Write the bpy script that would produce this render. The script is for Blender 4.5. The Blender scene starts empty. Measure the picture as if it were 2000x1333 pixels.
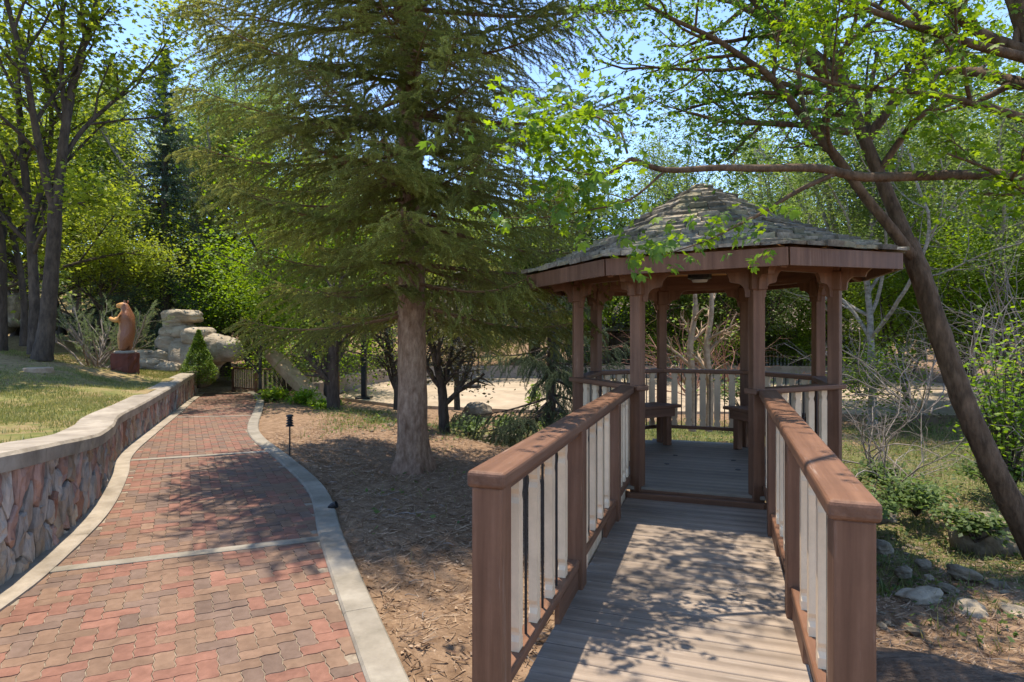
import bpy, bmesh, math, random
import numpy as np
from mathutils import Vector, Matrix

# ------------------------------------------------------------------ camera, sky, sun, exposure
scene = bpy.context.scene
COL = scene.collection
cam_data = bpy.data.cameras.new('camera')
cam_data.sensor_width = 36.0
cam_data.lens = 21.6
cam_data.shift_y = -0.012
cam_data.clip_start = 0.05
cam_data.clip_end = 2000
cam = bpy.data.objects.new('camera', cam_data)
COL.objects.link(cam)
cam.location = (0, 0, 1.58)
cam.rotation_euler = (math.radians(90), 0, 0)
scene.camera = cam

SUN_DIR = Vector((-0.078, 0.174, 1.0)).normalized()
elev = math.asin(SUN_DIR.z)
world = bpy.data.worlds.new('World')
scene.world = world
world.use_nodes = True
wn = world.node_tree
bg = wn.nodes['Background']
sky = wn.nodes.new('ShaderNodeTexSky')
sky.sky_type = 'NISHITA'
sky.sun_disc = False
sky.sun_elevation = elev
sky.sun_rotation = math.atan2(SUN_DIR.x, SUN_DIR.y)
sky.altitude = 1800
sky.air_density = 0.85
sky.dust_density = 0.15
sky.ozone_density = 1.8
wn.links.new(sky.outputs[0], bg.inputs[0])
bg.inputs[1].default_value = 0.15
sun_data = bpy.data.lights.new('sun', 'SUN')
sun_data.energy = 2.6
sun_data.angle = math.radians(0.53)
sun_data.color = (1.0, 0.91, 0.77)
sun = bpy.data.objects.new('sun', sun_data)
COL.objects.link(sun)
sun.rotation_euler = SUN_DIR.to_track_quat('Z', 'Y').to_euler()
scene.view_settings.view_transform = 'Standard'
scene.view_settings.look = 'None'
scene.view_settings.gamma = 1.0
scene.view_settings.use_curve_mapping = False
scene.view_settings.exposure = 1.6
scene.render.engine = 'CYCLES'
scene.cycles.use_denoising = True
scene.cycles.max_bounces = 8
scene.cycles.transmission_bounces = 6

# ------------------------------------------------------------------ helpers
F_PX = 1200.0
def W(px, py, d):
    """a point d metres ahead of the viewpoint"""
    return Vector(((px - 1000) / F_PX * d, d, 1.58 - (py - 642) * d / F_PX))

def raw_mesh(name, V, F, mats, mi=None, smooth=False):
    V = np.asarray(V, np.float32).reshape(-1, 3)
    me = bpy.data.meshes.new(name)
    if isinstance(F, np.ndarray):
        n, k = F.shape
        flat = F.reshape(-1).astype(np.int32)
        starts = np.arange(0, n * k, k, dtype=np.int32)
    else:
        n = len(F)
        lens = np.fromiter((len(f) for f in F), np.int32, n)
        flat = np.fromiter((i for f in F for i in f), np.int32, int(lens.sum()))
        starts = np.concatenate(([0], np.cumsum(lens)[:-1])).astype(np.int32)
    me.vertices.add(len(V)); me.vertices.foreach_set('co', V.reshape(-1))
    me.loops.add(len(flat)); me.loops.foreach_set('vertex_index', flat)
    me.polygons.add(n); me.polygons.foreach_set('loop_start', starts)
    for m in (mats if isinstance(mats, (list, tuple)) else [mats]):
        me.materials.append(m)
    if mi is not None:
        me.polygons.foreach_set('material_index', np.asarray(mi, np.int32))
    me.polygons.foreach_set('use_smooth', np.full(n, bool(smooth)))
    me.update(calc_edges=True)
    return me

def link(name, me, parent=None, loc=None, rot=None, scale=None):
    o = bpy.data.objects.new(name, me)
    COL.objects.link(o)
    if parent is not None: o.parent = parent
    if loc is not None: o.location = loc
    if rot is not None: o.rotation_euler = rot
    if scale is not None: o.scale = scale
    return o

def thing(name, label, cat, loc=(0, 0, 0), rz=0.0, group=None):
    o = link(name, None, None, loc, (0, 0, rz))
    return tag(o, label, cat, group)

def tag(o, label, cat, group=None, kind=None):
    o['label'] = label
    o['category'] = cat
    if group: o['group'] = group
    if kind: o['kind'] = kind
    return o

def struct(o):
    o['kind'] = 'structure'
    return o

def copy_tree(root, loc, rz=0.0, scale=1.0, label=None):
    r = root.copy(); COL.objects.link(r)
    r.location = loc; r.rotation_euler = (0, 0, rz); r.scale = (scale,) * 3
    if label: r['label'] = label
    for ch in list(root.children):
        c = ch.copy(); COL.objects.link(c); c.parent = r
        for g in list(ch.children):
            k = g.copy(); COL.objects.link(k); k.parent = c
    return r

class Geo:
    """collects vertices and faces (any arity) with material slots"""
    def __init__(s): s.V = []; s.F = []; s.M = []; s.n = 0
    def add(s, V, F, m=0):
        V = np.asarray(V, float).reshape(-1, 3)
        s.V.append(V)
        for f in F: s.F.append([int(i) + s.n for i in f])
        s.M.extend([m] * len(F)); s.n += len(V)
    def box(s, c, size, m=0, rot=None):
        V = np.array([[x, y, z] for x in (-.5, .5) for y in (-.5, .5) for z in (-.5, .5)]) * np.array(size)
        if rot is not None: V = V @ np.array(rot).T
        s.add(V + np.array(c), [(0,1,3,2),(4,6,7,5),(0,4,5,1),(2,3,7,6),(0,2,6,4),(1,5,7,3)], m)
    def tube(s, P, R, k=6, m=0):
        V, F = tube(P, R, k); s.add(V, F.tolist(), m)
    def mesh(s, name, mats, smooth=False):
        return raw_mesh(name, np.concatenate(s.V), s.F, mats, s.M, smooth)

def rot_z(a):
    c, s_ = math.cos(a), math.sin(a)
    return np.array([[c, -s_, 0], [s_, c, 0], [0, 0, 1]])

def tube(P, R, k=6):
    P = np.asarray(P, float); R = np.asarray(R, float); n = len(P)
    T = np.gradient(P, axis=0); T /= (np.linalg.norm(T, axis=1)[:, None] + 1e-9)
    ref = np.array([0.0, 0, 1]) if abs(T[0, 2]) < 0.9 else np.array([1.0, 0, 0])
    V = []
    for i in range(n):
        u = np.cross(T[i], ref); u /= np.linalg.norm(u) + 1e-9
        v = np.cross(T[i], u); ref = np.cross(u, T[i])
        a = np.arange(k) * 2 * math.pi / k
        V.append(P[i] + R[i] * (np.cos(a)[:, None] * u + np.sin(a)[:, None] * v))
    i0 = (np.arange(n - 1)[:, None] * k + np.arange(k)[None]).reshape(-1)
    j = (np.arange(n - 1)[:, None] * k + (np.arange(k)[None] + 1) % k).reshape(-1)
    F = np.stack([i0, j, j + k, i0 + k], 1)
    return np.concatenate(V), F

def join_tubes(tubes, kfun):
    VV = []; FF = []; n = 0
    for P, R in tubes:
        V, F = tube(P, R, kfun(R[0])); VV.append(V); FF.append(F + n); n += len(V)
    return np.concatenate(VV), np.concatenate(FF)

_box_cache = {}
def rbox(size, mat, bev=0.006, seg=1):
    """chamfered box mesh, shared between equal pieces"""
    if mat.name.startswith('brown_paint'): mat = BROWN[max(range(3), key=lambda q: size[q])]
    key = (tuple(round(x, 4) for x in size), mat.name, bev, seg)
    if key in _box_cache: return _box_cache[key]
    bm = bmesh.new(); bmesh.ops.create_cube(bm, size=1.0)
    for v in bm.verts: v.co = Vector((v.co.x * size[0], v.co.y * size[1], v.co.z * size[2]))
    if bev: bmesh.ops.bevel(bm, geom=list(bm.edges), offset=bev, segments=seg, affect='EDGES', profile=0.5)
    me = bpy.data.meshes.new('board'); bm.to_mesh(me); bm.free(); me.materials.append(mat)
    _box_cache[key] = me
    return me

def prism(poly, z0, z1):
    """extrude a 2-D outline (x, y) from z0 to z1"""
    n = len(poly)
    V = [(x, y, z0) for x, y in poly] + [(x, y, z1) for x, y in poly]
    F = [list(range(n))[::-1], list(range(n, 2 * n))] + [[i, (i + 1) % n, (i + 1) % n + n, i + n] for i in range(n)]
    return V, F

def smooth_curve(pts, n):
    """Catmull-Rom through pts, n samples per span"""
    pts = [np.array(p, float) for p in pts]
    pts = [2 * pts[0] - pts[1]] + pts + [2 * pts[-1] - pts[-2]]
    out = []
    for i in range(1, len(pts) - 2):
        p0, p1, p2, p3 = pts[i - 1:i + 3]
        for t in np.arange(n) / n:
            out.append(0.5 * (2 * p1 + (p2 - p0) * t + (2 * p0 - 5 * p1 + 4 * p2 - p3) * t * t + (3 * p1 - p0 - 3 * p2 + p3) * t ** 3))
    out.append(pts[-2])
    return np.array(out)

def vnoise(P, scale, seed=0):
    """cheap smooth 3-D noise from a few sine waves, vectorised, about -1..1"""
    r = np.random.RandomState(seed); P = np.asarray(P, float) * scale; o = np.zeros(len(P))
    for i in range(7):
        k = r.normal(size=3); k *= (1 + 0.6 * i) / np.linalg.norm(k)
        o += np.sin(P @ k * 2.2 + r.uniform(0, 6.28)) / (1 + 0.55 * i)
    return o / 2.2

# ------------------------------------------------------------------ materials
def nodes_of(m):
    m.use_nodes = True
    return m.node_tree.nodes, m.node_tree.links

def surf(name, c1, c2, scale=6.0, rough=0.8, bump=0.3, bscale=None, c3=None, stretch=None, detail=6, coord='pos', spec=0.3, rnd=0.0, dist=0.01, stain=.25, wear=None):
    m = bpy.data.materials.new(name); N, L = nodes_of(m)
    b = N['Principled BSDF']; b.inputs['Roughness'].default_value = rough
    b.inputs['Specular IOR Level'].default_value = spec
    if coord == 'pos':
        src = N.new('ShaderNodeNewGeometry').outputs['Position']
    else:
        src = N.new('ShaderNodeTexCoord').outputs['Object']
    mp = N.new('ShaderNodeMapping'); L.new(src, mp.inputs[0])
    if stretch: mp.inputs['Scale'].default_value = stretch
    nz = N.new('ShaderNodeTexNoise'); nz.inputs['Scale'].default_value = scale; nz.inputs['Detail'].default_value = detail
    nz.inputs['Roughness'].default_value = 0.65
    L.new(mp.outputs[0], nz.inputs['Vector'])
    cr = N.new('ShaderNodeValToRGB'); e = cr.color_ramp.elements
    e[0].position = 0.32; e[0].color = (*c1, 1); e[1].position = 0.68; e[1].color = (*c2, 1)
    if c3:
        x = cr.color_ramp.elements.new(0.5); x.color = (*c3, 1)
    L.new(nz.outputs[0], cr.inputs[0])
    out = cr.outputs[0]
    if wear:
        wn_ = N.new('ShaderNodeTexNoise'); wn_.inputs['Scale'].default_value = 22; wn_.inputs['Detail'].default_value = 10; wn_.inputs['Roughness'].default_value = .7
        L.new(mp.outputs[0], wn_.inputs['Vector'])
        wr = N.new('ShaderNodeValToRGB'); wr.color_ramp.elements[0].position = .62; wr.color_ramp.elements[1].position = .70
        L.new(wn_.outputs[0], wr.inputs[0])
        wm = N.new('ShaderNodeMix'); wm.data_type = 'RGBA'; L.new(wr.outputs[0], wm.inputs[0]); L.new(out, wm.inputs[6]); wm.inputs[7].default_value = (*wear, 1); out = wm.outputs[2]
    if stain:
        g_ = N.new('ShaderNodeNewGeometry'); sn = N.new('ShaderNodeTexNoise'); sn.inputs['Scale'].default_value = 1.7; sn.inputs['Detail'].default_value = 9; sn.inputs['Roughness'].default_value = .75
        L.new(g_.outputs['Position'], sn.inputs['Vector'])
        sr = N.new('ShaderNodeMapRange'); sr.inputs[1].default_value = .3; sr.inputs[2].default_value = .7; sr.inputs[3].default_value = 1 - stain; sr.inputs[4].default_value = 1 + stain * .6
        L.new(sn.outputs[0], sr.inputs[0]); sh = N.new('ShaderNodeHueSaturation'); L.new(sr.outputs[0], sh.inputs['Value']); L.new(out, sh.inputs['Color']); out = sh.outputs[0]
    if rnd:
        oi = N.new('ShaderNodeObjectInfo'); hs = N.new('ShaderNodeHueSaturation')
        mr = N.new('ShaderNodeMapRange'); mr.inputs[3].default_value = 1 - rnd; mr.inputs[4].default_value = 1 + rnd
        L.new(oi.outputs['Random'], mr.inputs[0]); L.new(mr.outputs[0], hs.inputs['Value'])
        L.new(out, hs.inputs['Color']); out = hs.outputs[0]
    L.new(out, b.inputs['Base Color'])
    if bump:
        n2 = N.new('ShaderNodeTexNoise'); n2.inputs['Scale'].default_value = bscale or scale * 4; n2.inputs['Detail'].default_value = 5
        L.new(mp.outputs[0], n2.inputs['Vector'])
        bp = N.new('ShaderNodeBump'); bp.inputs['Strength'].default_value = bump; bp.inputs['Distance'].default_value = dist
        L.new(n2.outputs[0], bp.inputs['Height']); L.new(bp.outputs[0], b.inputs['Normal'])
    return m

def leafmat(name, c1, c2, trans=0.45, scale=2.0, tint=None, rough=0.55, rnd=0.15):
    m = bpy.data.materials.new(name); N, L = nodes_of(m)
    b = N['Principled BSDF']; b.inputs['Roughness'].default_value = rough
    b.inputs['Specular IOR Level'].default_value = 0.35
    g = N.new('ShaderNodeNewGeometry'); nz = N.new('ShaderNodeTexNoise'); nz.inputs['Scale'].default_value = scale
    nz.inputs['Detail'].default_value = 8; nz.inputs['Roughness'].default_value = 0.8
    L.new(g.outputs['Position'], nz.inputs['Vector'])
    cr = N.new('ShaderNodeValToRGB'); e = cr.color_ramp.elements
    e[0].position = 0.35; e[0].color = (*c1, 1); e[1].position = 0.65; e[1].color = (*c2, 1)
    ri = N.new('ShaderNodeMath'); ri.operation = 'MULTIPLY_ADD'
    L.new(g.outputs['Random Per Island'], ri.inputs[0]); ri.inputs[1].default_value = 0.35
    sb = N.new('ShaderNodeMath'); sb.operation = 'SUBTRACT'; L.new(nz.outputs[0], sb.inputs[0]); sb.inputs[1].default_value = 0.175
    L.new(sb.outputs[0], ri.inputs[2])
    L.new(ri.outputs[0], cr.inputs[0])
    hs = N.new('ShaderNodeHueSaturation'); oi = N.new('ShaderNodeObjectInfo')
    mr = N.new('ShaderNodeMapRange'); mr.inputs[3].default_value = 1 - rnd; mr.inputs[4].default_value = 1 + rnd
    L.new(oi.outputs['Random'], mr.inputs[0]); L.new(mr.outputs[0], hs.inputs['Value']); L.new(cr.outputs[0], hs.inputs['Color'])
    L.new(hs.outputs[0], b.inputs['Base Color'])
    t = N.new('ShaderNodeBsdfTranslucent')
    h2 = N.new('ShaderNodeHueSaturation'); h2.inputs['Hue'].default_value = 0.485; h2.inputs['Saturation'].default_value = 1.1; h2.inputs['Value'].default_value = 1.5
    L.new(hs.outputs[0], h2.inputs['Color']); L.new(h2.outputs[0], t.inputs[0])
    mx = N.new('ShaderNodeMixShader'); mx.inputs[0].default_value = trans
    L.new(b.outputs[0], mx.inputs[1]); L.new(t.outputs[0], mx.inputs[2])
    L.new(mx.outputs[0], N['Material Output'].inputs['Surface'])
    return m

M = {}
def brown(axis):
    st = [1, 1, 1]; st[axis] = .05
    return surf('brown_paint' + 'xyz'[axis], (.115, .050, .025), (.21, .102, .056), 14, .6, .6, 55, c3=(.158, .073, .038), coord='obj', spec=.35, stretch=st, rnd=.10, dist=.005, wear=(.26, .17, .12))
BROWN = [brown(0), brown(1), brown(2)]
M['brown'] = BROWN[2]
M['cream'] = surf('cream_paint', (.68, .48, .295), (.82, .62, .41), 5, .55, .2, 50, coord='obj', stretch=(1, 1, .08), rnd=.06, dist=.004, wear=(.40, .30, .22))
M['deck'] = surf('worn_deck_paint', (.18, .136, .10), (.35, .275, .21), 12, .65, .6, 60, c3=(.25, .193, .147), coord='obj', stretch=(.06, 1, 1), rnd=.2, dist=.005, wear=(.36, .30, .25))
M['floor'] = surf('grey_floor_paint', (.18, .145, .108), (.29, .24, .18), 6, .6, .35, 40, coord='obj', stretch=(.06, 1, 1), rnd=.12, dist=.005)
M['black'] = surf('black_metal', (.012, .012, .013), (.03, .028, .027), 20, .45, .1, coord='obj')
M['ceiling'] = surf('orange_ceiling_boards', (.42, .19, .07), (.55, .27, .11), 4, .5, .2, coord='obj', stretch=(1, 6, 1))
M['shingle'] = surf('weathered_shake', (.12, .098, .072), (.37, .31, .235), 9, .85, .9, 35, c3=(.21, .175, .13), coord='obj', rnd=.5, dist=.012)
M['shingle_b'] = surf('mossy_shake', (.13, .12, .07), (.33, .29, .19), 9, .85, .8, 35, c3=(.22, .19, .12), coord='obj', rnd=.3, dist=.012)
M['concrete'] = surf('concrete', (.215, .175, .128), (.385, .325, .25), 3.5, .85, .35, 60, c3=(.30, .25, .19), dist=.006)
M['kerbstone'] = surf('kerb_concrete', (.18, .155, .115), (.32, .28, .22), 3.0, .85, .35, 70, c3=(.25, .215, .165), dist=.005)
M['mortar'] = surf('dark_mortar', (.07, .055, .045), (.14, .11, .09), 12, .95, .5)
M['joint'] = surf('joint_sand', (.20, .155, .11), (.32, .26, .19), 30, .95, .3)
M['paver_red'] = surf('red_paver', (.18, .083, .055), (.26, .125, .085), 14, .85, .5, 160, rnd=.13, dist=.004)
M['paver_tan'] = surf('tan_paver', (.165, .098, .062), (.23, .142, .092), 14, .85, .5, 160, rnd=.12, dist=.004)
M['paver_grey'] = surf('brown_grey_paver', (.135, .086, .061), (.185, .122, .09), 14, .85, .5, 160, rnd=.14, dist=.004)
M['st_a'] = surf('rose_stone', (.24, .14, .105), (.42, .275, .215), 8, .8, .9, 22, c3=(.33, .205, .16), stretch=(1, 1, .35), rnd=.22, dist=.025)
M['st_b'] = surf('tan_stone', (.26, .18, .115), (.46, .345, .235), 8, .8, .9, 22, c3=(.33, .255, .185), stretch=(1, 1, .35), rnd=.22, dist=.025)
M['st_c'] = surf('grey_stone', (.24, .19, .145), (.46, .385, .31), 8, .8, .9, 22, c3=(.32, .28, .24), stretch=(1, 1, .35), rnd=.22, dist=.025)
M['st_d'] = surf('rust_stone', (.17, .075, .045), (.30, .17, .12), 8, .8, .9, 22, stretch=(1, 1, .35), rnd=.2, dist=.025)
M['sandstone'] = surf('sandstone', (.25, .195, .135), (.47, .40, .31), 2.2, .85, .7, 14, c3=(.38, .31, .23), stretch=(1, 1, 2.2), dist=.04)
M['boulder'] = surf('grey_boulder', (.11, .084, .052), (.31, .245, .165), 4, .85, .8, 26, c3=(.19, .15, .098), coord='obj', rnd=.15, dist=.02)
M['paleboulder'] = surf('pale_boulder', (.22, .175, .118), (.40, .33, .24), 4, .85, .8, 26, coord='obj', dist=.02)
M['spruce_bark'] = surf('spruce_bark', (.19, .10, .055), (.46, .29, .185), 16, .95, 1.0, 30, c3=(.31, .185, .115), stretch=(1, 1, .4), dist=.03)
M['oak_bark'] = surf('oak_bark', (.05, .030, .016), (.165, .105, .062), 14, .95, 1.0, 26, stretch=(1, 1, .35), dist=.025)
M['dark_bark'] = surf('dark_bark', (.035, .026, .02), (.11, .082, .06), 12, .95, 1.0, 22, stretch=(1, 1, .3), dist=.02)
M['pale_bark'] = surf('pale_bark', (.16, .14, .11), (.40, .36, .31), 7, .85, .4, stretch=(1, 1, 2.2))
M['tan_bark'] = surf('tan_bark', (.26, .17, .10), (.46, .33, .22), 7, .85, .4, stretch=(1, 1, 1.5))
M['grey_twig'] = surf('grey_twig', (.14, .11, .088), (.32, .27, .23), 5, .85, .2)
M['red_twig'] = surf('red_brown_twig', (.16, .075, .05), (.34, .19, .14), 5, .9, .2)
M['dead_twig'] = surf('dead_spruce_twig', (.13, .07, .035), (.28, .16, .08), 5, .9, 0)
M['needle'] = leafmat('spruce_needles', (.16, .185, .045), (.36, .37, .105), .5, 1.3, rnd=.28)
M['needle_dark'] = leafmat('dark_needles', (.030, .055, .032), (.075, .11, .055), .25, .8, rnd=.25)
M['needle_pine'] = leafmat('pine_needles', (.055, .08, .025), (.12, .15, .05), .3, .8, rnd=.25)
M['oak_leaf'] = leafmat('oak_leaves', (.055, .12, .018), (.13, .23, .035), .5, 1.5)
M['yellow_leaf'] = leafmat('yellow_green_leaves', (.13, .18, .022), (.29, .35, .05), .5, 1.2)
M['green_leaf'] = leafmat('green_leaves', (.085, .14, .026), (.19, .26, .055), .48, 1.2)
M['bright_leaf'] = leafmat('bright_green_leaves', (.11, .20, .02), (.22, .33, .035), .55, 1.2)
M['dusk_leaf'] = leafmat('dark_red_green_leaves', (.05, .052, .022), (.11, .095, .035), .35, 2)
M['aspen_leaf'] = leafmat('pale_aspen_leaves', (.08, .13, .03), (.18, .25, .065), .5, 1.2)
M['juniper'] = leafmat('juniper_sprays', (.10, .14, .055), (.20, .25, .10), .35, 2)
M['topiary'] = leafmat('topiary_leaves', (.06, .12, .014), (.17, .25, .03), .3, 6, rnd=.05)
M['cover'] = leafmat('ground_cover_leaves', (.055, .095, .025), (.15, .21, .055), .45, 1.5)
M['grassblade'] = leafmat('grass_blades', (.11, .14, .03), (.30, .28, .10), .35, 1.1)
M['orange_leaf'] = leafmat('dry_orange_leaves', (.42, .14, .03), (.55, .22, .06), .4, 2)
M['court'] = surf('pale_court_paving', (.31, .235, .155), (.43, .34, .24), .7, .9, .2, 40)
M['pinkwall'] = surf('pinkish_concrete', (.34, .25, .19), (.46, .36, .28), 2, .9, .3)
M['bear'] = None
M['stump'] = surf('red_stained_stump', (.07, .022, .013), (.16, .05, .03), 6, .8, .8, 20, stretch=(1, 1, .2), dist=.02)
M['log'] = surf('fallen_log', (.07, .045, .03), (.20, .14, .10), 4, .95, 1.0, 14, stretch=(1, 5, 5), coord='obj', dist=.04)
M['tanlog'] = surf('tan_slab', (.34, .21, .10), (.56, .38, .21), 2.5, .85, .5, 12)
M['house_wall'] = surf('brown_siding', (.09, .07, .055), (.15, .12, .095), 2, .8, .2)
M['house_roof'] = surf('pinkish_shakes', (.24, .18, .15), (.42, .33, .28), 5, .9, .5)
M['white'] = surf('white_paint', (.60, .58, .55), (.72, .70, .67), 5, .6, .1)
M['glass'] = surf('dark_window', (.015, .02, .022), (.03, .035, .04), 2, .1, 0, spec=.6)
M['litter'] = leafmat('leaf_litter', (.16, .09, .05), (.42, .29, .18), .1, 6)

def bear_material():
    m = bpy.data.materials.new('carved_bear'); N, L = nodes_of(m); b = N['Principled BSDF']
    tc = N.new('ShaderNodeTexCoord'); sx = N.new('ShaderNodeSeparateXYZ'); L.new(tc.outputs['Object'], sx.inputs[0])
    nz = N.new('ShaderNodeTexNoise'); nz.inputs['Scale'].default_value = 14; L.new(tc.outputs['Object'], nz.inputs['Vector'])
    ma = N.new('ShaderNodeMath'); ma.operation = 'MULTIPLY_ADD'; L.new(nz.outputs[0], ma.inputs[0]); ma.inputs[1].default_value = .12
    L.new(sx.outputs['X'], ma.inputs[2])
    cr = N.new('ShaderNodeValToRGB'); e = cr.color_ramp.elements
    e[0].position = .0; e[0].color = (.62, .30, .085, 1); e[1].position = .06; e[1].color = (.25, .09, .036, 1)
    mr = N.new('ShaderNodeMapRange'); mr.inputs[1].default_value = .0; mr.inputs[2].default_value = 1.0
    L.new(ma.outputs[0], mr.inputs[0]); L.new(mr.outputs[0], cr.inputs[0]); L.new(cr.outputs[0], b.inputs['Base Color'])
    b.inputs['Roughness'].default_value = .4
    w = N.new('ShaderNodeTexNoise'); w.inputs['Scale'].default_value = 40; L.new(tc.outputs['Object'], w.inputs['Vector'])
    bp = N.new('ShaderNodeBump'); bp.inputs['Strength'].default_value = .6; bp.inputs['Distance'].default_value = .02
    L.new(w.outputs[0], bp.inputs['Height']); L.new(bp.outputs[0], b.inputs['Normal'])
    return m
M['bear'] = bear_material()

def ground_material(name, soil1, soil2, grass1, grass2, scale=1.0):
    m = bpy.data.materials.new(name); N, L = nodes_of(m); b = N['Principled BSDF']; b.inputs['Roughness'].default_value = .95
    b.inputs['Specular IOR Level'].default_value = .1
    g = N.new('ShaderNodeNewGeometry')
    def noise(s, d=8, r=.7):
        n = N.new('ShaderNodeTexNoise'); n.inputs['Scale'].default_value = s; n.inputs['Detail'].default_value = d; n.inputs['Roughness'].default_value = r
        L.new(g.outputs['Position'], n.inputs['Vector']); return n
    def ramp(n, a, b_, p0=.35, p1=.65):
        r = N.new('ShaderNodeValToRGB'); r.color_ramp.elements[0].position = p0; r.color_ramp.elements[1].position = p1
        r.color_ramp.elements[0].color = (*a, 1); r.color_ramp.elements[1].color = (*b_, 1); L.new(n, r.inputs[0]); return r
    s = ramp(noise(9 * scale).outputs[0], soil1, soil2); gr = ramp(noise(3.5 * scale).outputs[0], grass1, grass2)
    at = N.new('ShaderNodeAttribute'); at.attribute_name = 'cover'
    nm = noise(1.6 * scale, 10, .75)
    ad = N.new('ShaderNodeMath'); ad.operation = 'ADD'; L.new(at.outputs['Fac'], ad.inputs[0]); L.new(nm.outputs[0], ad.inputs[1])
    k = ramp(ad.outputs[0], (0, 0, 0), (1, 1, 1), .88, 1.12)
    mx = N.new('ShaderNodeMix'); mx.data_type = 'RGBA'; L.new(k.outputs[0], mx.inputs[0]); L.new(s.outputs[0], mx.inputs[6]); L.new(gr.outputs[0], mx.inputs[7])
    L.new(mx.outputs[2], b.inputs['Base Color'])
    n2 = noise(28, 6); bp = N.new('ShaderNodeBump'); bp.inputs['Strength'].default_value = .8; bp.inputs['Distance'].default_value = .03
    L.new(n2.outputs[0], bp.inputs['Height']); L.new(bp.outputs[0], b.inputs['Normal'])
    return m
M['soil'] = ground_material('soil_and_litter', (.15, .092, .054), (.31, .205, .128), (.075, .095, .028), (.19, .17, .07))
M['lawn'] = ground_material('thin_lawn', (.20, .135, .065), (.33, .245, .125), (.10, .125, .03), (.24, .20, .075))

# ------------------------------------------------------------------ the path line, wall line and the ground
def pz(d):
    return float(np.interp(d, [0, 6, 9, 12, 16, 19, 23], [-.10, -.10, -.14, -.22, -.36, -.48, -.62]))
def on_path(px, py):
    d = 5.0
    for _ in range(30): d = F_PX * (1.58 - pz(d)) / (py - 642)
    return ((px - 1000) / F_PX * d, d)
R_in = [(-.05, 1.3), (-.32, 2.1)] + [on_path(*p) for p in [(715, 1333), (625, 1060), (600, 960), (542, 900), (492, 858), (483, 832), (497, 798), (500, 778), (484, 766)]]
L_in = [(-2.75, 1.3), (-2.8, 2.4)] + [on_path(*p) for p in [(0, 1195), (110, 1108), (215, 1000), (250, 930), (260, 890), (302, 850), (352, 808), (377, 785), (400, 767)]]
R_c = smooth_curve(R_in, 10); L_c = smooth_curve(L_in, 10)
def resample(c, n):
    s = np.concatenate(([0], np.cumsum(np.linalg.norm(np.diff(c, axis=0), axis=1))))
    t = np.linspace(0, s[-1], n)
    return np.stack([np.interp(t, s, c[:, i]) for i in range(c.shape[1])], 1)
R_c = resample(R_c, 120); L_c = resample(L_c, 120)
def offset(c, d):
    t = np.gradient(c, axis=0); t /= np.linalg.norm(t, axis=1)[:, None]
    return c + d * np.stack([t[:, 1], -t[:, 0]], 1)     # + is to the right of travel
wall_top = lambda d: float(np.interp(d, [1, 3, 3.9, 4.8, 6, 7.3, 9.7, 12.5, 15.6, 19], [.9, .84, .79, .70, .56, .46, .385, .345, .31, .24]))
wall_face = offset(L_c, -.20)
wall_back = offset(L_c, -.52)

def idw(P, C, v, power=3.0):
    d2 = ((P[:, None, :] - C[None, :, :2]) ** 2).sum(2) + (.05 if C is GC else .5)
    w = d2 ** (-power / 2)
    return (w * v[None]).sum(1) / w.sum(1)

# control points (x, y, z, cover) for the ground right of the path
GC = []
for i in range(0, 120, 6):
    x, y = offset(R_c, .25)[i]; GC.append((x, y, pz(y) - .02, .05))
for px, py, d, cv in [(850, 1333, 3.2, 0), (800, 1150, 4.4, 0), (720, 960, 6.8, .1), (805, 915, 8.6, .0), (900, 960, 7.0, .0), (640, 860, 9.8, .2),
                      (650, 805, 14.2, .45), (760, 830, 12.4, .35), (960, 880, 10.6, .1), (880, 860, 11.2, .2), (560, 785, 16.5, .5)]:
    p = W(px, py, d); GC.append((p.x, p.y, p.z, cv))
GC += [(0, 0, -.14, 0), (0, -4, -.1, 0), (-1.5, 0, -.1, 0), (1.2, .5, -.2, 0), (.4, 2.2, -.2, 0), (2.6, 2.2, -.50, .0), (2.5, 3.6, -.58, .05), (3.3, 4.9, -.76, .25), (4.6, 5.1, -.84, .42), (3, -3, -.3, .1), (6, 1, -.6, .2), (5, 3, -.72, .15),
       (1.0, 4.5, -.42, 0), (.6, 6.4, -.55, .05), (2.2, 7.3, -1.0, .2), (3.4, 6.2, -.98, .45), (4.6, 6.9, -.98, .58), (5.6, 8.3, -.95, .5), (7.5, 7, -.7, .5), (9, 4, -.6, .3), (6.8, 10.5, -.80, .6), (9, 12, -.75, .5), (4.6, 11, -1.05, .5), (3, 10.5, -1.1, .5),
       (1.2, 10, -1.0, .4), (0, 12.5, -1.1, .5), (-.6, 14.5, -1.05, .5), (-2.4, 15.5, -.95, .5), (-4.5, 18, -.9, .6), (2, 14.5, -1.05, .6), (4, 15.2, -.95, .6), (8, 14.8, -.9, .4), (12, 14.5, -.85, .4), (16, 12, -.7, .4)]
for x in (-6, -2, 2, 6, 10, 14, 19):
    for y in (17.5, 21, 25, 30): GC.append((x, y, -.86, .1))
GC += [(-9, 20.5, -.62, .3), (-12, 22, -.5, .3), (-9, 25, -.55, .5), (-16, 27, .2, .5), (-8, 32, .1, .5), (0, 37, -.1, .5), (10, 38, -.5, .4), (20, 36, -.2, .4), (28, 20, .2, .5), (25, 5, 0, .4), (12, -3, -.4, .4)]
for x in (-60, -35, -15, 5, 25, 50):
    GC.append((x, 60, 4.5, .6)); GC.append((x, 100, 11, .6)); GC.append((x, 180, 22, .6))
GC += [(60, 20, 4, .6), (50, -5, 1, .5), (0, -40, -.2, .4), (40, -40, 0, .4), (-40, -40, 0, .4)]
GC = np.array(GC); LC = None
def ground_z(x, y):
    return float(idw(np.array([[x, y]]), GC, GC[:, 2])[0])

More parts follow.
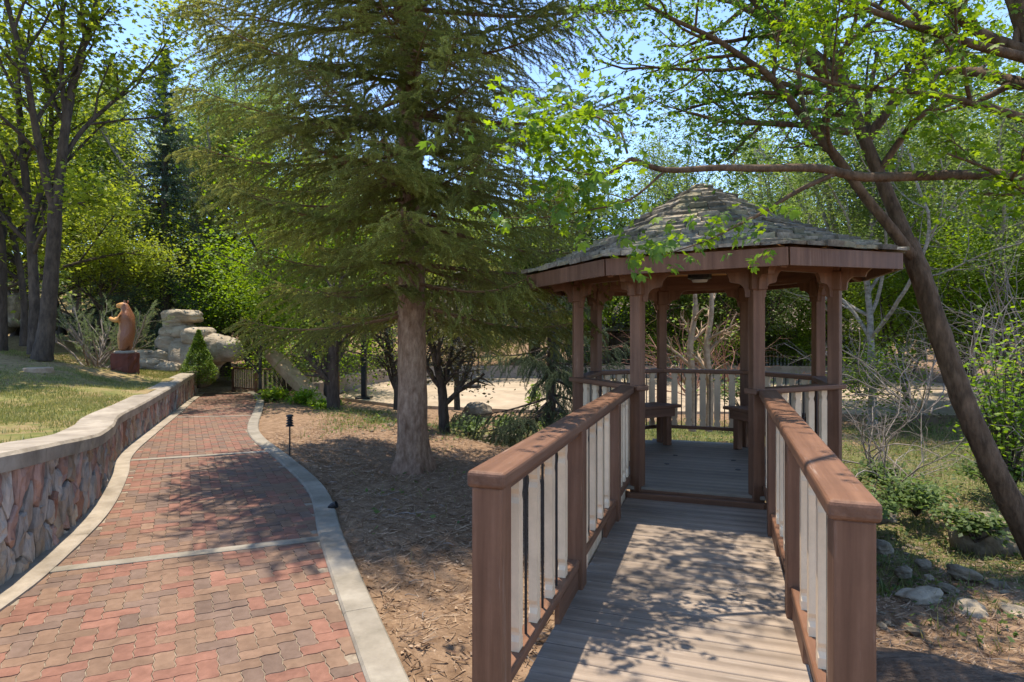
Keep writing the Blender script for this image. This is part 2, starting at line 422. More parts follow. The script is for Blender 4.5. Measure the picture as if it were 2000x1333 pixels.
# control points for the lawn, left of the wall
LC = []
for i in range(0, 120, 5):
    x, y = wall_back[i]; LC.append((x, y, wall_top(y) - .05, .45))
for px, py, d, cv in [(245, 712, 15, .35), (85, 700, 14, .35), (5, 680, 14.5, .3), (100, 790, 9, .55), (30, 850, 6.0, .62), (75, 716, 12.5, .4), (180, 745, 11.5, .55), (300, 722, 18, .4), (150, 690, 20, .2), (60, 655, 22, .1)]:
    p = W(px, py, d); LC.append((p.x, p.y, p.z, cv))
LC += [(-6, 2, 1.05, .5), (-10, 5, 1.5, .45), (-16, 10, 1.9, .4), (-20, 18, 2.0, .3), (-9, 23, .4, .2), (-14, 28, 1.0, .2), (-25, 35, 2.5, .3), (-12, -3, 1.5, .5), (-4, -3, 1.0, .5), (-30, 5, 2.6, .4), (-45, 60, 6, .4), (-50, 0, 4, .4), (-30, -30, 2, .4)]
LC = np.array(LC)
def lawn_z(x, y):
    return float(idw(np.array([[x, y]]), LC, LC[:, 2])[0])

def wall_x(y):           # x of the middle of the wall at depth y (continued straight beyond both ends)
    m = (wall_face + wall_back) / 2
    return np.interp(y, m[:, 1], m[:, 0])

def sinh_axis(c, lo, hi, n, near):
    t = np.linspace(math.asinh((lo - c) / near), math.asinh((hi - c) / near), n)
    return c + near * np.sinh(t)

# the ground: one sheet to the horizon
gx = sinh_axis(0, -420, 420, 300, 4.0); gy = sinh_axis(6, -300, 600, 320, 5.0)
GX, GY = np.meshgrid(gx, gy); P2 = np.stack([GX.ravel(), GY.ravel()], 1)
Z = np.concatenate([idw(c, GC, GC[:, 2]) for c in np.array_split(P2, 40)])
CV = np.concatenate([idw(c, GC, GC[:, 3]) for c in np.array_split(P2, 40)])
near = np.exp(-((P2[:, 0]) ** 2 + (P2[:, 1] - 8) ** 2) / 900)
P3 = np.stack([P2[:, 0], P2[:, 1], 0 * Z], 1)
Z = Z + near * (.035 * vnoise(P3, 1.1, 1) + .018 * vnoise(P3, 4.0, 2))
# under the path the ground lies lower; under the lawn it drops away
Rx = np.interp(P2[:, 1], R_c[:, 1], R_c[:, 0]); Lx = np.interp(P2[:, 1], L_c[:, 1], L_c[:, 0])
inpath = (P2[:, 0] < Rx + .10) & (P2[:, 1] < 21.5) & (P2[:, 1] > -6)
zp = np.interp(P2[:, 1], [0, 6, 9, 12, 16, 19, 23], [-.10, -.10, -.14, -.22, -.36, -.48, -.62])
Z = np.where(inpath, np.minimum(Z, zp - .12), Z)
inlawn = (P2[:, 0] < wall_x(P2[:, 1])) & (P2[:, 1] < 19)
Z = np.where(inlawn, np.minimum(Z, zp - .3), Z)
incourt = (P2[:, 1] > 17.6) & (P2[:, 1] < 30) & (P2[:, 0] > -6.5) & (P2[:, 0] < 19)
Z = np.where(incourt, -.90, Z)
nx, ny = len(gx), len(gy)
ii = (np.arange(ny - 1)[:, None] * nx + np.arange(nx - 1)[None]).ravel()
me = raw_mesh('ground', np.stack([P2[:, 0], P2[:, 1], Z], 1), np.stack([ii, ii + 1, ii + 1 + nx, ii + nx], 1), M['soil'], smooth=True)
at = me.attributes.new('cover', 'FLOAT', 'POINT'); at.data.foreach_set('value', CV.astype(np.float32))
struct(link('ground', me))

# the lawn behind the wall
rows = []; ys = np.concatenate([np.linspace(-8, 24, 150), np.linspace(24.6, 70, 30)])
fr = np.linspace(0, 1, 90) ** 1.7
LV = []; 
for y in ys:
    x0 = float(wall_x(y)) if y < 19 else float(wall_x(19)) - (y - 19) * .45
    LV.append(np.stack([x0 - fr * 60, np.full(90, y)], 1))
LV = np.concatenate(LV)
LZ = np.concatenate([idw(c, LC, LC[:, 2]) for c in np.array_split(LV, 20)]); LCV = np.concatenate([idw(c, LC, LC[:, 3]) for c in np.array_split(LV, 20)])
L3 = np.stack([LV[:, 0], LV[:, 1], 0 * LZ], 1)
LZ = LZ + .018 * vnoise(L3, 1.2, 3)
ii = (np.arange(len(ys) - 1)[:, None] * 90 + np.arange(89)[None]).ravel()
me = raw_mesh('lawn', np.stack([LV[:, 0], LV[:, 1], LZ], 1), np.stack([ii, ii + 90, ii + 91, ii + 1], 1), M['lawn'], smooth=True)
at = me.attributes.new('cover', 'FLOAT', 'POINT'); at.data.foreach_set('value', LCV.astype(np.float32))
struct(link('lawn', me))

# ------------------------------------------------------------------ brick path
path = struct(link('brick_path', None))
def strip(cA, cB, zf, zoff, th, mat, name, parent, bevel=0.0):
    n = len(cA); V = []
    for a, b in zip(cA, cB):
        za = zf(a[1]) + zoff
        zb = zf(b[1]) + zoff
        V += [(a[0], a[1], za - th), (a[0], a[1], za - bevel), (a[0] + (b[0] - a[0]) * .07, a[1] + (b[1] - a[1]) * .07, za),
              (b[0] - (b[0] - a[0]) * .07, b[1] - (b[1] - a[1]) * .07, zb), (b[0], b[1], zb - bevel), (b[0], b[1], zb - th)]
    F = []
    for i in range(n - 1):
        for k in range(5):
            F.append([i * 6 + k, i * 6 + k + 1, (i + 1) * 6 + k + 1, (i + 1) * 6 + k])
    F.append([0, 5, 4, 3, 2, 1][::-1]); e = (n - 1) * 6; F.append([e, e + 1, e + 2, e + 3, e + 4, e + 5][::-1])
    return link(name, raw_mesh(name, V, F, mat), parent)
# bed
bedV = []; 
for a, b in zip(L_c, R_c):
    bedV += [(a[0] - .1, a[1], pz(a[1]) - .0055), (b[0] + .1, b[1], pz(b[1]) - .0055)]
link('paver_bed', raw_mesh('paver_bed', bedV, [[2 * i, 2 * i + 1, 2 * i + 3, 2 * i + 2] for i in range(119)], M['joint']), path)
# kerbs, cut into lengths at the joints
kr = offset(R_c, .19)
cuts = [0, 14, 26, 33, 46, 60, 76, 92, 106, 119]
for a, b in zip(cuts[:-1], cuts[1:]):
    t0 = R_c[a:b + 1].copy(); t1 = kr[a:b + 1].copy()
    for t in (t0, t1):
        v = t[1] - t[0]; t[0] += v / np.linalg.norm(v) * .004
    strip(t0, t1, pz, .022, .12, M['kerbstone'], 'kerb', path, .014)
gl = offset(L_c, -.215)
for a, b in zip([0, 22, 40, 62, 88], [22, 40, 62, 88, 119]):
    t0 = gl[a:b + 1].copy(); t1 = L_c[a:b + 1].copy()
    for t in (t0, t1):
        v = t[1] - t[0]; t[0] += v / np.linalg.norm(v) * .004
    strip(t0, t1, pz, .02, .1, M['concrete'], 'gutter', path, .006)
# cross strips
bands = []
for (lp, rp) in [((110, 1113), (625, 1052)), ((262, 899), (520, 882)), ((350, 815), (498, 812))]:
    a = np.array(on_path(*lp)); b = np.array(on_path(*rp)); bands.append((a, b))
    n = np.array([-(b - a)[1], (b - a)[0]]); n /= np.linalg.norm(n)
    ts = np.linspace(-.02, 1.02, 12)
    A = np.array([a + (b - a) * t - n * .05 for t in ts]); B = np.array([a + (b - a) * t + n * .05 for t in ts])
    strip(B, A, pz, .009, .06, M['kerbstone'], 'cross_strip', path, .004)
# pavers: wavy-edged blocks in herringbone
def inside(x, y):
    if y < 1.35 or y > 20: return False
    return np.interp(y, L_c[:, 1], L_c[:, 0]) - .02 < x < np.interp(y, R_c[:, 1], R_c[:, 0]) + .02
A_W = .096
ang = math.radians(28); ca, sa = math.cos(ang), math.sin(ang)
tri = lambda t: 2 * abs(2 * (t - math.floor(t + .5))) - 1
pav = []
rp = random.Random(5)
N_ = 210
for i in range(-N_, N_):
    for j in range(-N_, N_):
        k = (i - j) % 4
        if k == 0: w, h = 2, 1          # horizontal block starting at cell (i, j)
        elif k == 3: w, h = 1, 2        # vertical block
        else: continue
        if k == 3 and False: continue
        x0, y0 = i * A_W, j * A_W
        cx, cy = x0 + w * A_W / 2, y0 + h * A_W / 2
        X, Y = cx * ca - cy * sa - 3, cx * sa + cy * ca + 8
        if inside(X, Y): pav.append((math.hypot(X, Y), x0, y0, w, h))
pav.sort()
def paver_geo(x0, y0, w, h, rr):
    g = .0022; pts = []
    nx_, ny_ = w * 4, h * 4
    def ed(t0, t1, n, fixed, axis):
        for q in range(n):
            t = t0 + (t1 - t0) * q / n
            pts.append((t, fixed) if axis == 0 else (fixed, t))
    xa, xb, ya, yb = x0, x0 + w * A_W, y0, y0 + h * A_W
    ed(xa, xb, nx_, ya, 0); ed(ya, yb, ny_, xb, 1); ed(xb, xa, nx_, yb, 0); ed(yb, ya, ny_, xa, 1)
    cxm, cym = (xa + xb) / 2, (ya + yb) / 2
    top = []
    for (x, y) in pts:
        dx = 0.0045 * math.sin(y / A_W * 2 * math.pi); dy = 0.0045 * math.sin(x / A_W * 2 * math.pi)
        sx = 1 - g / (w * A_W / 2); sy = 1 - g / (h * A_W / 2)
        x = cxm + (x - cxm) * sx + dx; y = cym + (y - cym) * sy + dy
        top.append((x * ca - y * sa - 3, x * sa + y * ca + 8))
    c = np.mean(top, axis=0)
    dz = rr.uniform(-.0015, .0015); tx, ty = rr.uniform(-.012, .012), rr.uniform(-.012, .012)
    zc = pz(c[1]) + dz
    sl = (pz(c[1] + .1) - pz(c[1] - .1)) / .2
    n = len(top); V = []
    for lev in range(3):
        f = 1 if lev < 2 else 1 - .022 / w
        for (x, y) in top:
            px, py = c[0] + (x - c[0]) * f, c[1] + (y - c[1]) * f
            V.append((px, py, zc + (py - c[1]) * sl + (px - c[0]) * tx + (py - c[1]) * ty + (-.03, -.004, 0)[lev]))
    F = [[a, (a + 1) % n, (a + 1) % n + n, a + n] for a in range(n)] + [[a + n, (a + 1) % n + n, (a + 1) % n + 2 * n, a + 2 * n] for a in range(n)]
    F.append(list(range(2 * n, 3 * n)))
    return np.array(V), F
pm = [M['paver_red'], M['paver_tan'], M['paver_grey']]
far = Geo(); paver_count = 0
for q, (dd, x0, y0, w, h) in enumerate(pav):
    rr = random.Random(q * 7 + 1)
    V, F = paver_geo(x0, y0, w, h, rr)
    mi = rr.choices([0, 1, 2], [.36, .36, .28])[0]
    vis = V[:, 0].mean() / V[:, 1].mean() > -.86 and V[:, 1].mean() > 2.6
    if vis and paver_count < 300:
        paver_count += 1
        c = V.mean(0)
        link('paver', raw_mesh('paver', V - c, F, pm[mi]), path, c)
    else:
        far.add(V, F, mi)
o = link('paver_field', far.mesh('paver_field', pm), path); o['kind'] = 'stuff'

# ------------------------------------------------------------------ retaining wall of split stone with a concrete cap
wall = thing('stone_retaining_wall', 'curving low wall of split rose and tan stone with pale concrete cap', 'wall')
wf = resample(wall_face, 150); wb = resample(wall_back, 150)
core = []
for a, b in zip(wf, wb):
    t = wall_top(a[1]) - .10
    core += [(a[0] - .02, a[1], pz(a[1]) - .2), (a[0] - .02, a[1], t), (b[0], b[1], t), (b[0], b[1], pz(a[1]) - .2)]
CF = []
for i in range(149):
    for k in range(3): CF.append([i * 4 + k, i * 4 + k + 1, i * 4 + k + 5, i * 4 + k + 4])
CF += [[0, 1, 2, 3], [596, 597, 598, 599]]
link('mortar_core', raw_mesh('mortar_core', core, CF, M['mortar']), wall)
# cap in lengths
seg = [0, 24, 48, 70, 92, 120, 149]
capo = resample(offset(L_c, -.145), 150); capi = resample(offset(L_c, -.56), 150)
for a, b in zip(seg[:-1], seg[1:]):
    V = []; F = []
    A = capo[a:b + 1].copy(); B = capi[a:b + 1].copy()
    for t in (A, B): t[0] += (t[1] - t[0]) / np.linalg.norm(t[1] - t[0]) * .003
    for p, q in zip(A, B):
        t = wall_top(p[1]); e = .02
        u = (q - p) / np.linalg.norm(q - p)
        r_ = random.Random(int(p[1] * 100)).uniform(-.004, .004)
        for off, z in [(0, t - .125), (-.0 + r_, t - .025), (.02, t), ]:
            V.append((p[0] + u[0] * off, p[1] + u[1] * off, z))
        L_ = np.linalg.norm(q - p)
        for off, z in [(L_ - .02, t), (L_, t - .025), (L_, t - .125)]:
            V.append((p[0] + u[0] * off, p[1] + u[1] * off, z))
    n = len(A)
    for i in range(n - 1):
        for k in range(6):
            k2 = (k + 1) % 6
            F.append([i * 6 + k, i * 6 + k2, (i + 1) * 6 + k2, (i + 1) * 6 + k])
    F.append([0, 1, 2, 3, 4, 5]); e = (n - 1) * 6; F.append([e + 5, e + 4, e + 3, e + 2, e + 1, e])
    link('cap_stone', raw_mesh('cap_stone', V, F, M['concrete']), wall)
# stones: cells of an uneven tall mosaic along the wall face
wl = np.concatenate(([0], np.cumsum(np.linalg.norm(np.diff(wf, axis=0), axis=1)))); WL = wl[-1]
def wall_pt(u, v, out):
    """u along the face, v height above path, out proud of the face"""
    x = np.interp(u, wl, wf[:, 0]); y = np.interp(u, wl, wf[:, 1])
    x2 = np.interp(u + .05, wl, wf[:, 0]); y2 = np.interp(u + .05, wl, wf[:, 1])
    if u + .05 > WL: x2, y2 = x + (wf[-1] - wf[-2])[0], y + (wf[-1] - wf[-2])[1]
    t = np.array([x2 - x, y2 - y]); t /= np.linalg.norm(t) + 1e-9
    return (x + t[1] * out, y - t[0] * out, pz(y) - .03 + v)
rw = random.Random(11)
seeds = []
u = 0.0
while u < WL:
    yy = float(np.interp(u, wl, wf[:, 1])); H = wall_top(yy) - pz(yy) - .07
    sw = .125 if yy < 8 else .17
    rowsn = max(2, round(H / .27))
    off = rw.random()
    for r in range(rowsn):
        seeds.append((u + rw.uniform(-.5, .5) * sw * 1.1, min(H * .97, max(.02, (r + .5 + rw.uniform(-.45, .45) + (off - .5) * .9) * H / rowsn)), H))
    u += sw * rw.uniform(.75, 1.25)
S = np.array([(s[0], s[1] * .5) for s in seeds])      # squash so cells come out tall
cells = []
for i, (su, sv, H) in enumerate(seeds):
    lo, hi = su - .35, su + .35
    poly = [(max(0, su - .3), 0), (min(WL, su + .3), 0), (min(WL, su + .3), H * .5), (max(0, su - .3), H * .5)]
    dd = ((S - S[i]) ** 2).sum(1); nb = np.argsort(dd)[1:18]
    for j in nb:
        mx_, my_ = (S[i] + S[j]) / 2; nx_, ny_ = S[j] - S[i]
        new = []
        for a in range(len(poly)):
            p, q = poly[a], poly[(a + 1) % len(poly)]
            fp = (p[0] - mx_) * nx_ + (p[1] - my_) * ny_; fq = (q[0] - mx_) * nx_ + (q[1] - my_) * ny_
            if fp <= 0: new.append(p)
            if fp * fq < 0:
                t = fp / (fp - fq); new.append((p[0] + (q[0] - p[0]) * t, p[1] + (q[1] - p[1]) * t))
        poly = new
        if len(poly) < 3: break
    if len(poly) >= 3: cells.append([(x, y / .5) for x, y in poly])
sm = [M['st_a'], M['st_b'], M['st_c'], M['st_d']]
farst = Geo(); n_st = 0
for q, poly in enumerate(cells):
    rr = random.Random(q + 31)
    # subdivide the outline and roughen it
    pts = []
    for a in range(len(poly)):
        p, w_ = poly[a], poly[(a + 1) % len(poly)]
        L_ = math.dist(p, w_); k = max(1, int(L_ / .09))
        for t in range(k): pts.append((p[0] + (w_[0] - p[0]) * t / k, p[1] + (w_[1] - p[1]) * t / k))
    c = np.mean(pts, axis=0); n = len(pts); proud = rr.uniform(.006, .035); tu, tv = rr.uniform(-.2, .2), rr.uniform(-.12, .12)
    if n < 3: continue
    rings = []
    for shrink, out in ((.007, -.03), (.008, proud * .55), (.024, proud)):
        ring = []
        for (x, y) in pts:
            d = np.array([x, y]) - c; L_ = np.linalg.norm(d) + 1e-6
            k = max(.2, (L_ - shrink - rr.uniform(0, .014)) / L_); x1, y1 = c + d * k
            ring.append(wall_pt(x1, y1, out + (tu * (x1 - c[0]) + tv * (y1 - c[1]) + rr.uniform(-.007, .007) if out > 0 else 0)))
        rings.append(ring)
    # inner ring with broken face
    inner = []
    for (x, y) in pts:
        x1, y1 = c + (np.array([x, y]) - c) * .5
        inner.append(wall_pt(x1, y1, proud + tu * (x1 - c[0]) + tv * (y1 - c[1]) + rr.uniform(-.016, .02)))
    rings.append(inner)
    V = [p for r in rings for p in r] + [wall_pt(c[0], c[1], proud + rr.uniform(-.01, .02))]
    F = []
    for k in range(3):
        for a in range(n): F.append([k * n + a, k * n + (a + 1) % n, (k + 1) * n + (a + 1) % n, (k + 1) * n + a])
    for a in range(n): F.append([3 * n + a, 3 * n + (a + 1) % n, 4 * n])
    V = np.array(V); mi = rr.choices([0, 1, 2, 3], [.32, .27, .33, .08])[0]; cc = V.mean(0)
    if cc[0] / cc[1] > -.88 and n_st < 300:
        n_st += 1
        link('stone', raw_mesh('stone', V - cc, F, sm[mi]), wall, cc)
    else:
        farst.add(V, F, mi)
if farst.n:
    o = link('stone_field', farst.mesh('stone_field', sm), wall); o['kind'] = 'stuff'

# ------------------------------------------------------------------ paved court beyond the creek, with its low wall
g = Geo()
poly = [(-6.2, 21.5), (-3.6, 19.3), (0.0, 18.1), (5, 17.7), (12, 17.2), (18.5, 16.8), (18.8, 29.5), (-6.2, 29.5)]
V, F = prism(poly, -1.0, -.80); g.add(V, F)
court = struct(link('court', g.mesh('court', M['court'])))
lw = thing('low_concrete_wall', 'low pinkish concrete wall along the far left edge of the pale court', 'wall')
g = Geo(); c1 = smooth_curve([(-6.6, 20.6), (-6.4, 25), (-5.2, 28.6), (-1, 30.2), (8, 30.4), (19, 30.0)], 8)
for a, b in zip(c1[:-1], c1[1:]):
    v = b - a; L_ = np.linalg.norm(v); g.box(((a[0] + b[0]) / 2, (a[1] + b[1]) / 2, -.62), (L_ + .02, .3, .75), rot=rot_z(math.atan2(v[1], v[0])))
link('wall_body', g.mesh('low_wall', M['pinkwall']), lw)

# ------------------------------------------------------------------ gazebo
TH = 0.327
GZ = Vector((2.23, 7.30, 0))
gz = thing('gazebo', 'brown octagonal wooden gazebo with weathered shake roof at the end of the footbridge', 'gazebo', GZ, -TH)
RP = 1.46
TILT = .03        # the old roof has settled a little towards the left
def gpt(a_deg, r):
    a = math.radians(a_deg); return (r * math.sin(a), -r * math.cos(a))      # 0 = front, + to the right
PA = [22.5 + 45 * k for k in range(8)]
for a in PA:
    x, y = gpt(a, RP)
    link('post', rbox((.115, .115, 2.55), M['brown'], .008, 2), gz, (x, y, 1.02), (0, 0, math.radians(a)))
# floor boards
def oct_half(y, apothem):
    R_ = apothem / math.cos(math.pi / 8); s = apothem * math.tan(math.pi / 8)
    ay = abs(y)
    if ay > apothem: return 0
    return apothem if ay <= s else apothem - (ay - s)
y = -1.40
while y < 1.42:
    hw = min(oct_half(y, 1.47), oct_half(y + .13, 1.47))
    if hw > .1: link('floor_board', rbox((2 * hw, .134, .036), M['floor'], .004), gz, (0, y + .067, -.018))
    y += .14
for x, y in [(-.36, -.25), (.42, -.3), (-.30, .28), (.38, .2)]:
    V, F = prism([(.03 * math.cos(t * .785), .03 * math.sin(t * .785)) for t in range(8)], 0, .004)
    link('floor_stain', raw_mesh('floor_stain', V, F, M['black']), gz, (x, y, .001))  # thin dark disc added to stand for a round stain on the boards
# rim skirt and footings
for k in range(8):
    a = 45 * k; x, y = gpt(a, 1.49)
    link('rim_board', rbox((1.24, .045, .26), M['brown'], .005), gz, (x, y, -.17), (0, 0, math.radians(a)))
for a in PA:
    x, y = gpt(a, 1.40); link('footing', rbox((.2, .2, 1.1), M['brown'], .01), gz, (x, y, -.80), (0, 0, math.radians(a)))
# railings on every side but the front
def baluster_mesh(h, w=.062, t=.04):
    """flat slat with nipped ends"""
    prof = [(-w / 2, -h / 2), (w / 2, -h / 2), (w / 2, -h / 2 + .05), (w / 2 - .012, -h / 2 + .075), (w / 2 - .012, -h / 2 + .09), (w / 2, -h / 2 + .115),
            (w / 2, h / 2 - .115), (w / 2 - .012, h / 2 - .09), (w / 2 - .012, h / 2 - .075), (w / 2, h / 2 - .05), (w / 2, h / 2),
            (-w / 2, h / 2), (-w / 2, h / 2 - .05), (-w / 2 + .012, h / 2 - .075), (-w / 2 + .012, h / 2 - .09), (-w / 2, h / 2 - .115),
            (-w / 2, -h / 2 + .115), (-w / 2 + .012, -h / 2 + .09), (-w / 2 + .012, -h / 2 + .075), (-w / 2, -h / 2 + .05)]
    V, F = prism(prof, -t / 2, t / 2)
    V = [(x, z, y) for x, y, z in V]
    return raw_mesh('baluster', V, [f[::-1] for f in F], M['cream'])
gb_me = baluster_mesh(.74, .085, .03)
rodV, rodF = tube([(0, 0, -.37), (0, 0, .37)], [.007, .007], 8); rod_me = raw_mesh('rod', rodV, rodF, M['black'], smooth=True)
side = 2 * RP * math.sin(math.pi / 8)
for k in range(1, 8):
    a = 45 * k; ar = math.radians(a)
    x, y = gpt(a, RP * math.cos(math.pi / 8))
    ov = .18 if k in (1, 7) else .06
    link('hand_rail', rbox((side + ov, .15, .055), M['brown'], .012, 2), gz, (x, y, .985 + .0015 * (k % 2)), (0, 0, ar))
    link('bottom_rail', rbox((side - .14, .07, .045), M['brown'], .006), gz, (x, y, .195), (0, 0, ar))
    nb = 5
    for j in range(nb):
        t = (j + .5) / nb - .5
        dx = t * (side - .16)
        px, py = x + dx * math.cos(ar), y + dx * math.sin(ar)
        link('baluster', gb_me, gz, (px, py, .588), (0, 0, ar))
        if j < nb - 1:
            dx2 = ((j + 1) / nb - .5) * (side - .16)
            link('rod', rod_me, gz, (x + dx2 * math.cos(ar), y + dx2 * math.sin(ar), .588), (0, 0, ar))
# header boards and scalloped brackets between posts
def bracket_mesh(w, h, t):
    prof = [(0, 0), (.045, 0), (.05, .05)]
    for q in range(7):
        b_ = math.pi / 2 * q / 6; prof.append((.05 + .075 * (1 - math.cos(b_)), .05 + .085 * math.sin(b_)))
    prof += [(w * .5, h * .52)]
    for q in range(7):
        b_ = math.pi / 2 * q / 6; prof.append((w * .52 + (w * .48 - .02) * (1 - math.cos(b_)) , h * .56 + (h * .44) * math.sin(b_)))
    prof += [(w, h), (w, h + .03), (0, h + .03)]
    V, F = prism(prof, -t / 2, t / 2)
    return raw_mesh('bracket', [(x, z, y) for x, y, z in V], [f[::-1] for f in F], M['brown'])
br_in = bracket_mesh(.36, .28, .045)
for k in range(8):
    a = 45 * k; ar = math.radians(a); x, y = gpt(a, RP * math.cos(math.pi / 8))
    link('header_board', rbox((side - .13, .05, .20), M['brown'], .005), gz, (x, y, 2.215 + TILT * x), (0, 0, ar))
    for s_ in (-1, 1):
        dx = s_ * (side / 2 - .056)
        o = link('bracket', br_in, gz, (x + dx * math.cos(ar), y + dx * math.sin(ar), 1.865 + TILT * (x + dx * math.cos(ar))), (0, 0, ar if s_ < 0 else ar + math.pi))
br_out = bracket_mesh(.42, .24, .06)
for a in PA:
    ar = math.radians(a); x, y = gpt(a, RP + .068)
    link('bracket', br_out, gz, (x, y, 1.93 + TILT * x), (0, 0, ar - math.pi / 2))
    x, y = gpt(a, RP); link('post_block', rbox((.155, .155, .20), M['brown'], .01), gz, (x, y, 2.03 + TILT * x), (0, 0, ar))
    # rafter tail
    p0 = Vector((*gpt(a, .15), 3.08)); p1 = Vector((*gpt(a, 2.0), 2.16)); p0.z += .03 * (p0.x - .8); p1.z += .03 * (p1.x - .8)
    v = p1 - p0; o = link('rafter', rbox((.06, v.length, .11), M['brown'], .005), gz, (p0 + p1) / 2)
    o.rotation_euler = v.to_track_quat('Y', 'Z').to_euler()
# roof
RE = 2.06
prof_r = [RE, 1.6, 1.2, .8, .4, .15, .0]
prof_z = [2.29, 2.455, 2.635, 2.845, 3.08, 3.225, 3.29]
def tz(x): return TILT * (x - .8)
def roof_z(r): return float(np.interp(r, prof_r[::-1], prof_z[::-1]))
g = Geo()
for k in range(8):
    a0, a1 = 45 * k - 22.5, 45 * k + 22.5
    for i in range(len(prof_r) - 1):
        q = [(*gpt(a0, prof_r[i]), prof_z[i] - .03), (*gpt(a1, prof_r[i]), prof_z[i] - .03), (*gpt(a1, prof_r[i + 1]), prof_z[i + 1] - .03), (*gpt(a0, prof_r[i + 1]), prof_z[i + 1] - .03)]
        g.add([(a_, b_, c_ + tz(a_)) for a_, b_, c_ in q], [[0, 1, 2, 3]])
link('roof_ceiling', g.mesh('ceiling', M['ceiling']), gz)
for k in range(8):
    a = 45 * k; ar = math.radians(a); x, y = gpt(a, (RE - .015) * math.cos(math.pi / 8))
    fl = 2 * (RE - .015) * math.sin(math.pi / 8)
    V, F = prism([(-fl / 2, -.02), (fl / 2, -.02), (fl / 2 - .016, .02), (-fl / 2 + .016, .02)], -.075, .08)
    link('fascia', raw_mesh('fascia', V, F, M['brown']), gz, (x, y, 2.20 + tz(x)), (0, -math.atan(TILT * math.cos(ar)), ar))
shl = []
rs = random.Random(3)
ncourse = 15
# slope length
rr_ = np.linspace(0, RE + .04, 200); 
for k in range(8):
    a = 45 * k
    for c in range(ncourse):
        f0 = c / ncourse; f1 = (c + 1) / ncourse
        r0 = (RE + .05) * (1 - f0) ** 1.0; r1 = max(.02, (RE + .05) * (1 - f1) - .06)
        ap0, ap1 = r0 * math.cos(math.pi / 8), r1 * math.cos(math.pi / 8)
        hw0, hw1 = r0 * math.sin(math.pi / 8), r1 * math.sin(math.pi / 8)
        n = max(1, round(2 * hw0 / .19)); xs = [-1.0]
        for j in range(1, n): xs.append(-1 + 2 * j / n + rs.uniform(-.5, .5) / n)
        xs.append(1.0)
        for j in range(n):
            u0, u1 = xs[j], xs[j + 1]; gap = .004 / max(hw0, .02)
            dr = rs.uniform(-.03, .035); th0 = rs.uniform(.024, .058); lift = rs.uniform(0, .014)
            z0, z1 = roof_z(r0) + .004, roof_z(r1) + .006
            def P(u, t, up):
                ap = ap0 + (ap1 - ap0) * t; hw = hw0 + (hw1 - hw0) * t
                if t == 0: ap += dr + rs.uniform(-.008, .008)
                lx, ly = u * hw, -ap; ar = math.radians(a)
                return (lx * math.cos(ar) - ly * math.sin(ar), lx * math.sin(ar) + ly * math.cos(ar), z0 + (z1 - z0) * t + up)
            um = (u0 + u1) / 2
            V = [P(u0 + gap, 0, lift), P(um, 0, lift), P(u1 - gap, 0, lift), P(u1 - gap, 1, -.004), P(u0 + gap, 1, -.004),
                 P(u0 + gap, 0, lift + th0), P(um, 0, lift + th0 + rs.uniform(-.006, .006)), P(u1 - gap, 0, lift + th0 + rs.uniform(-.008, .008)), P(u1 - gap, 1, .008), P(u0 + gap, 1, .008)]
            F = [[0, 1, 6, 5], [1, 2, 7, 6], [2, 3, 8, 7], [3, 4, 9, 8], [4, 0, 5, 9], [5, 6, 7, 8, 9], [4, 3, 2, 1, 0]]
            V = [(a_, b_, c_ + tz(a_)) for a_, b_, c_ in V]; wx = np.array(V).mean(0); 
            wp = np.array((GZ.x + wx[0] * math.cos(TH) + wx[1] * math.sin(TH), GZ.y - wx[0] * math.sin(TH) + wx[1] * math.cos(TH)))
            shl.append((float(np.hypot(*wp)), k, np.array(V), F, rs.choices([0, 1], [.75, .25])[0]))
shl.sort(key=lambda s: s[0])
fs = Geo(); cnt = 0
for d_, k, V, F, mi in shl:
    if cnt < 300 and k in (0, 1, 7, 2, 6):
        cnt += 1; c = V.mean(0); link('shingle', raw_mesh('shingle', V - c, F, [M['shingle'], M['shingle_b']][mi]), gz, c)
    else: fs.add(V, F, mi)
o = link('shingle_field', fs.mesh('shingle_field', [M['shingle'], M['shingle_b']]), gz); o['kind'] = 'stuff'
V, F = prism([(.13 * math.cos(t * math.pi / 4 + .39), .13 * math.sin(t * math.pi / 4 + .39)) for t in range(8)], 0, .05)
for i in range(8, 16): V[i] = (V[i][0] * .55, V[i][1] * .55, V[i][2])
link('roof_cap', raw_mesh('roof_cap', V, F, M['shingle']), gz, (0, 0, 3.262 + tz(0)))
# hanging lamp under the roof
hl = thing('hanging_lamp', 'dark metal lamp hanging under the gazebo roof', 'lamp', GZ + Vector((0, 0, 2.16)), 0)
g = Geo(); g.tube([(0, 0, .1), (0, 0, .95)], [.012, .012], 6); link('rod', g.mesh('lamp_rod', M['black']), hl)
g = Geo(); g.tube([(0, 0, 0), (0, 0, .02), (0, 0, .09), (0, 0, .12)], [.10, .14, .14, .03], 12); link('lamp_shade', g.mesh('lamp_shade', M['black']), hl)
g = Geo(); g.tube([(0, 0, -.025), (0, 0, .0)], [.085, .095], 12); g.add([(.085 * math.cos(t * .5236), .085 * math.sin(t * .5236), -.025) for t in range(12)], [list(range(12))]); link('diffuser', g.mesh('diffuser', M['white']), hl)

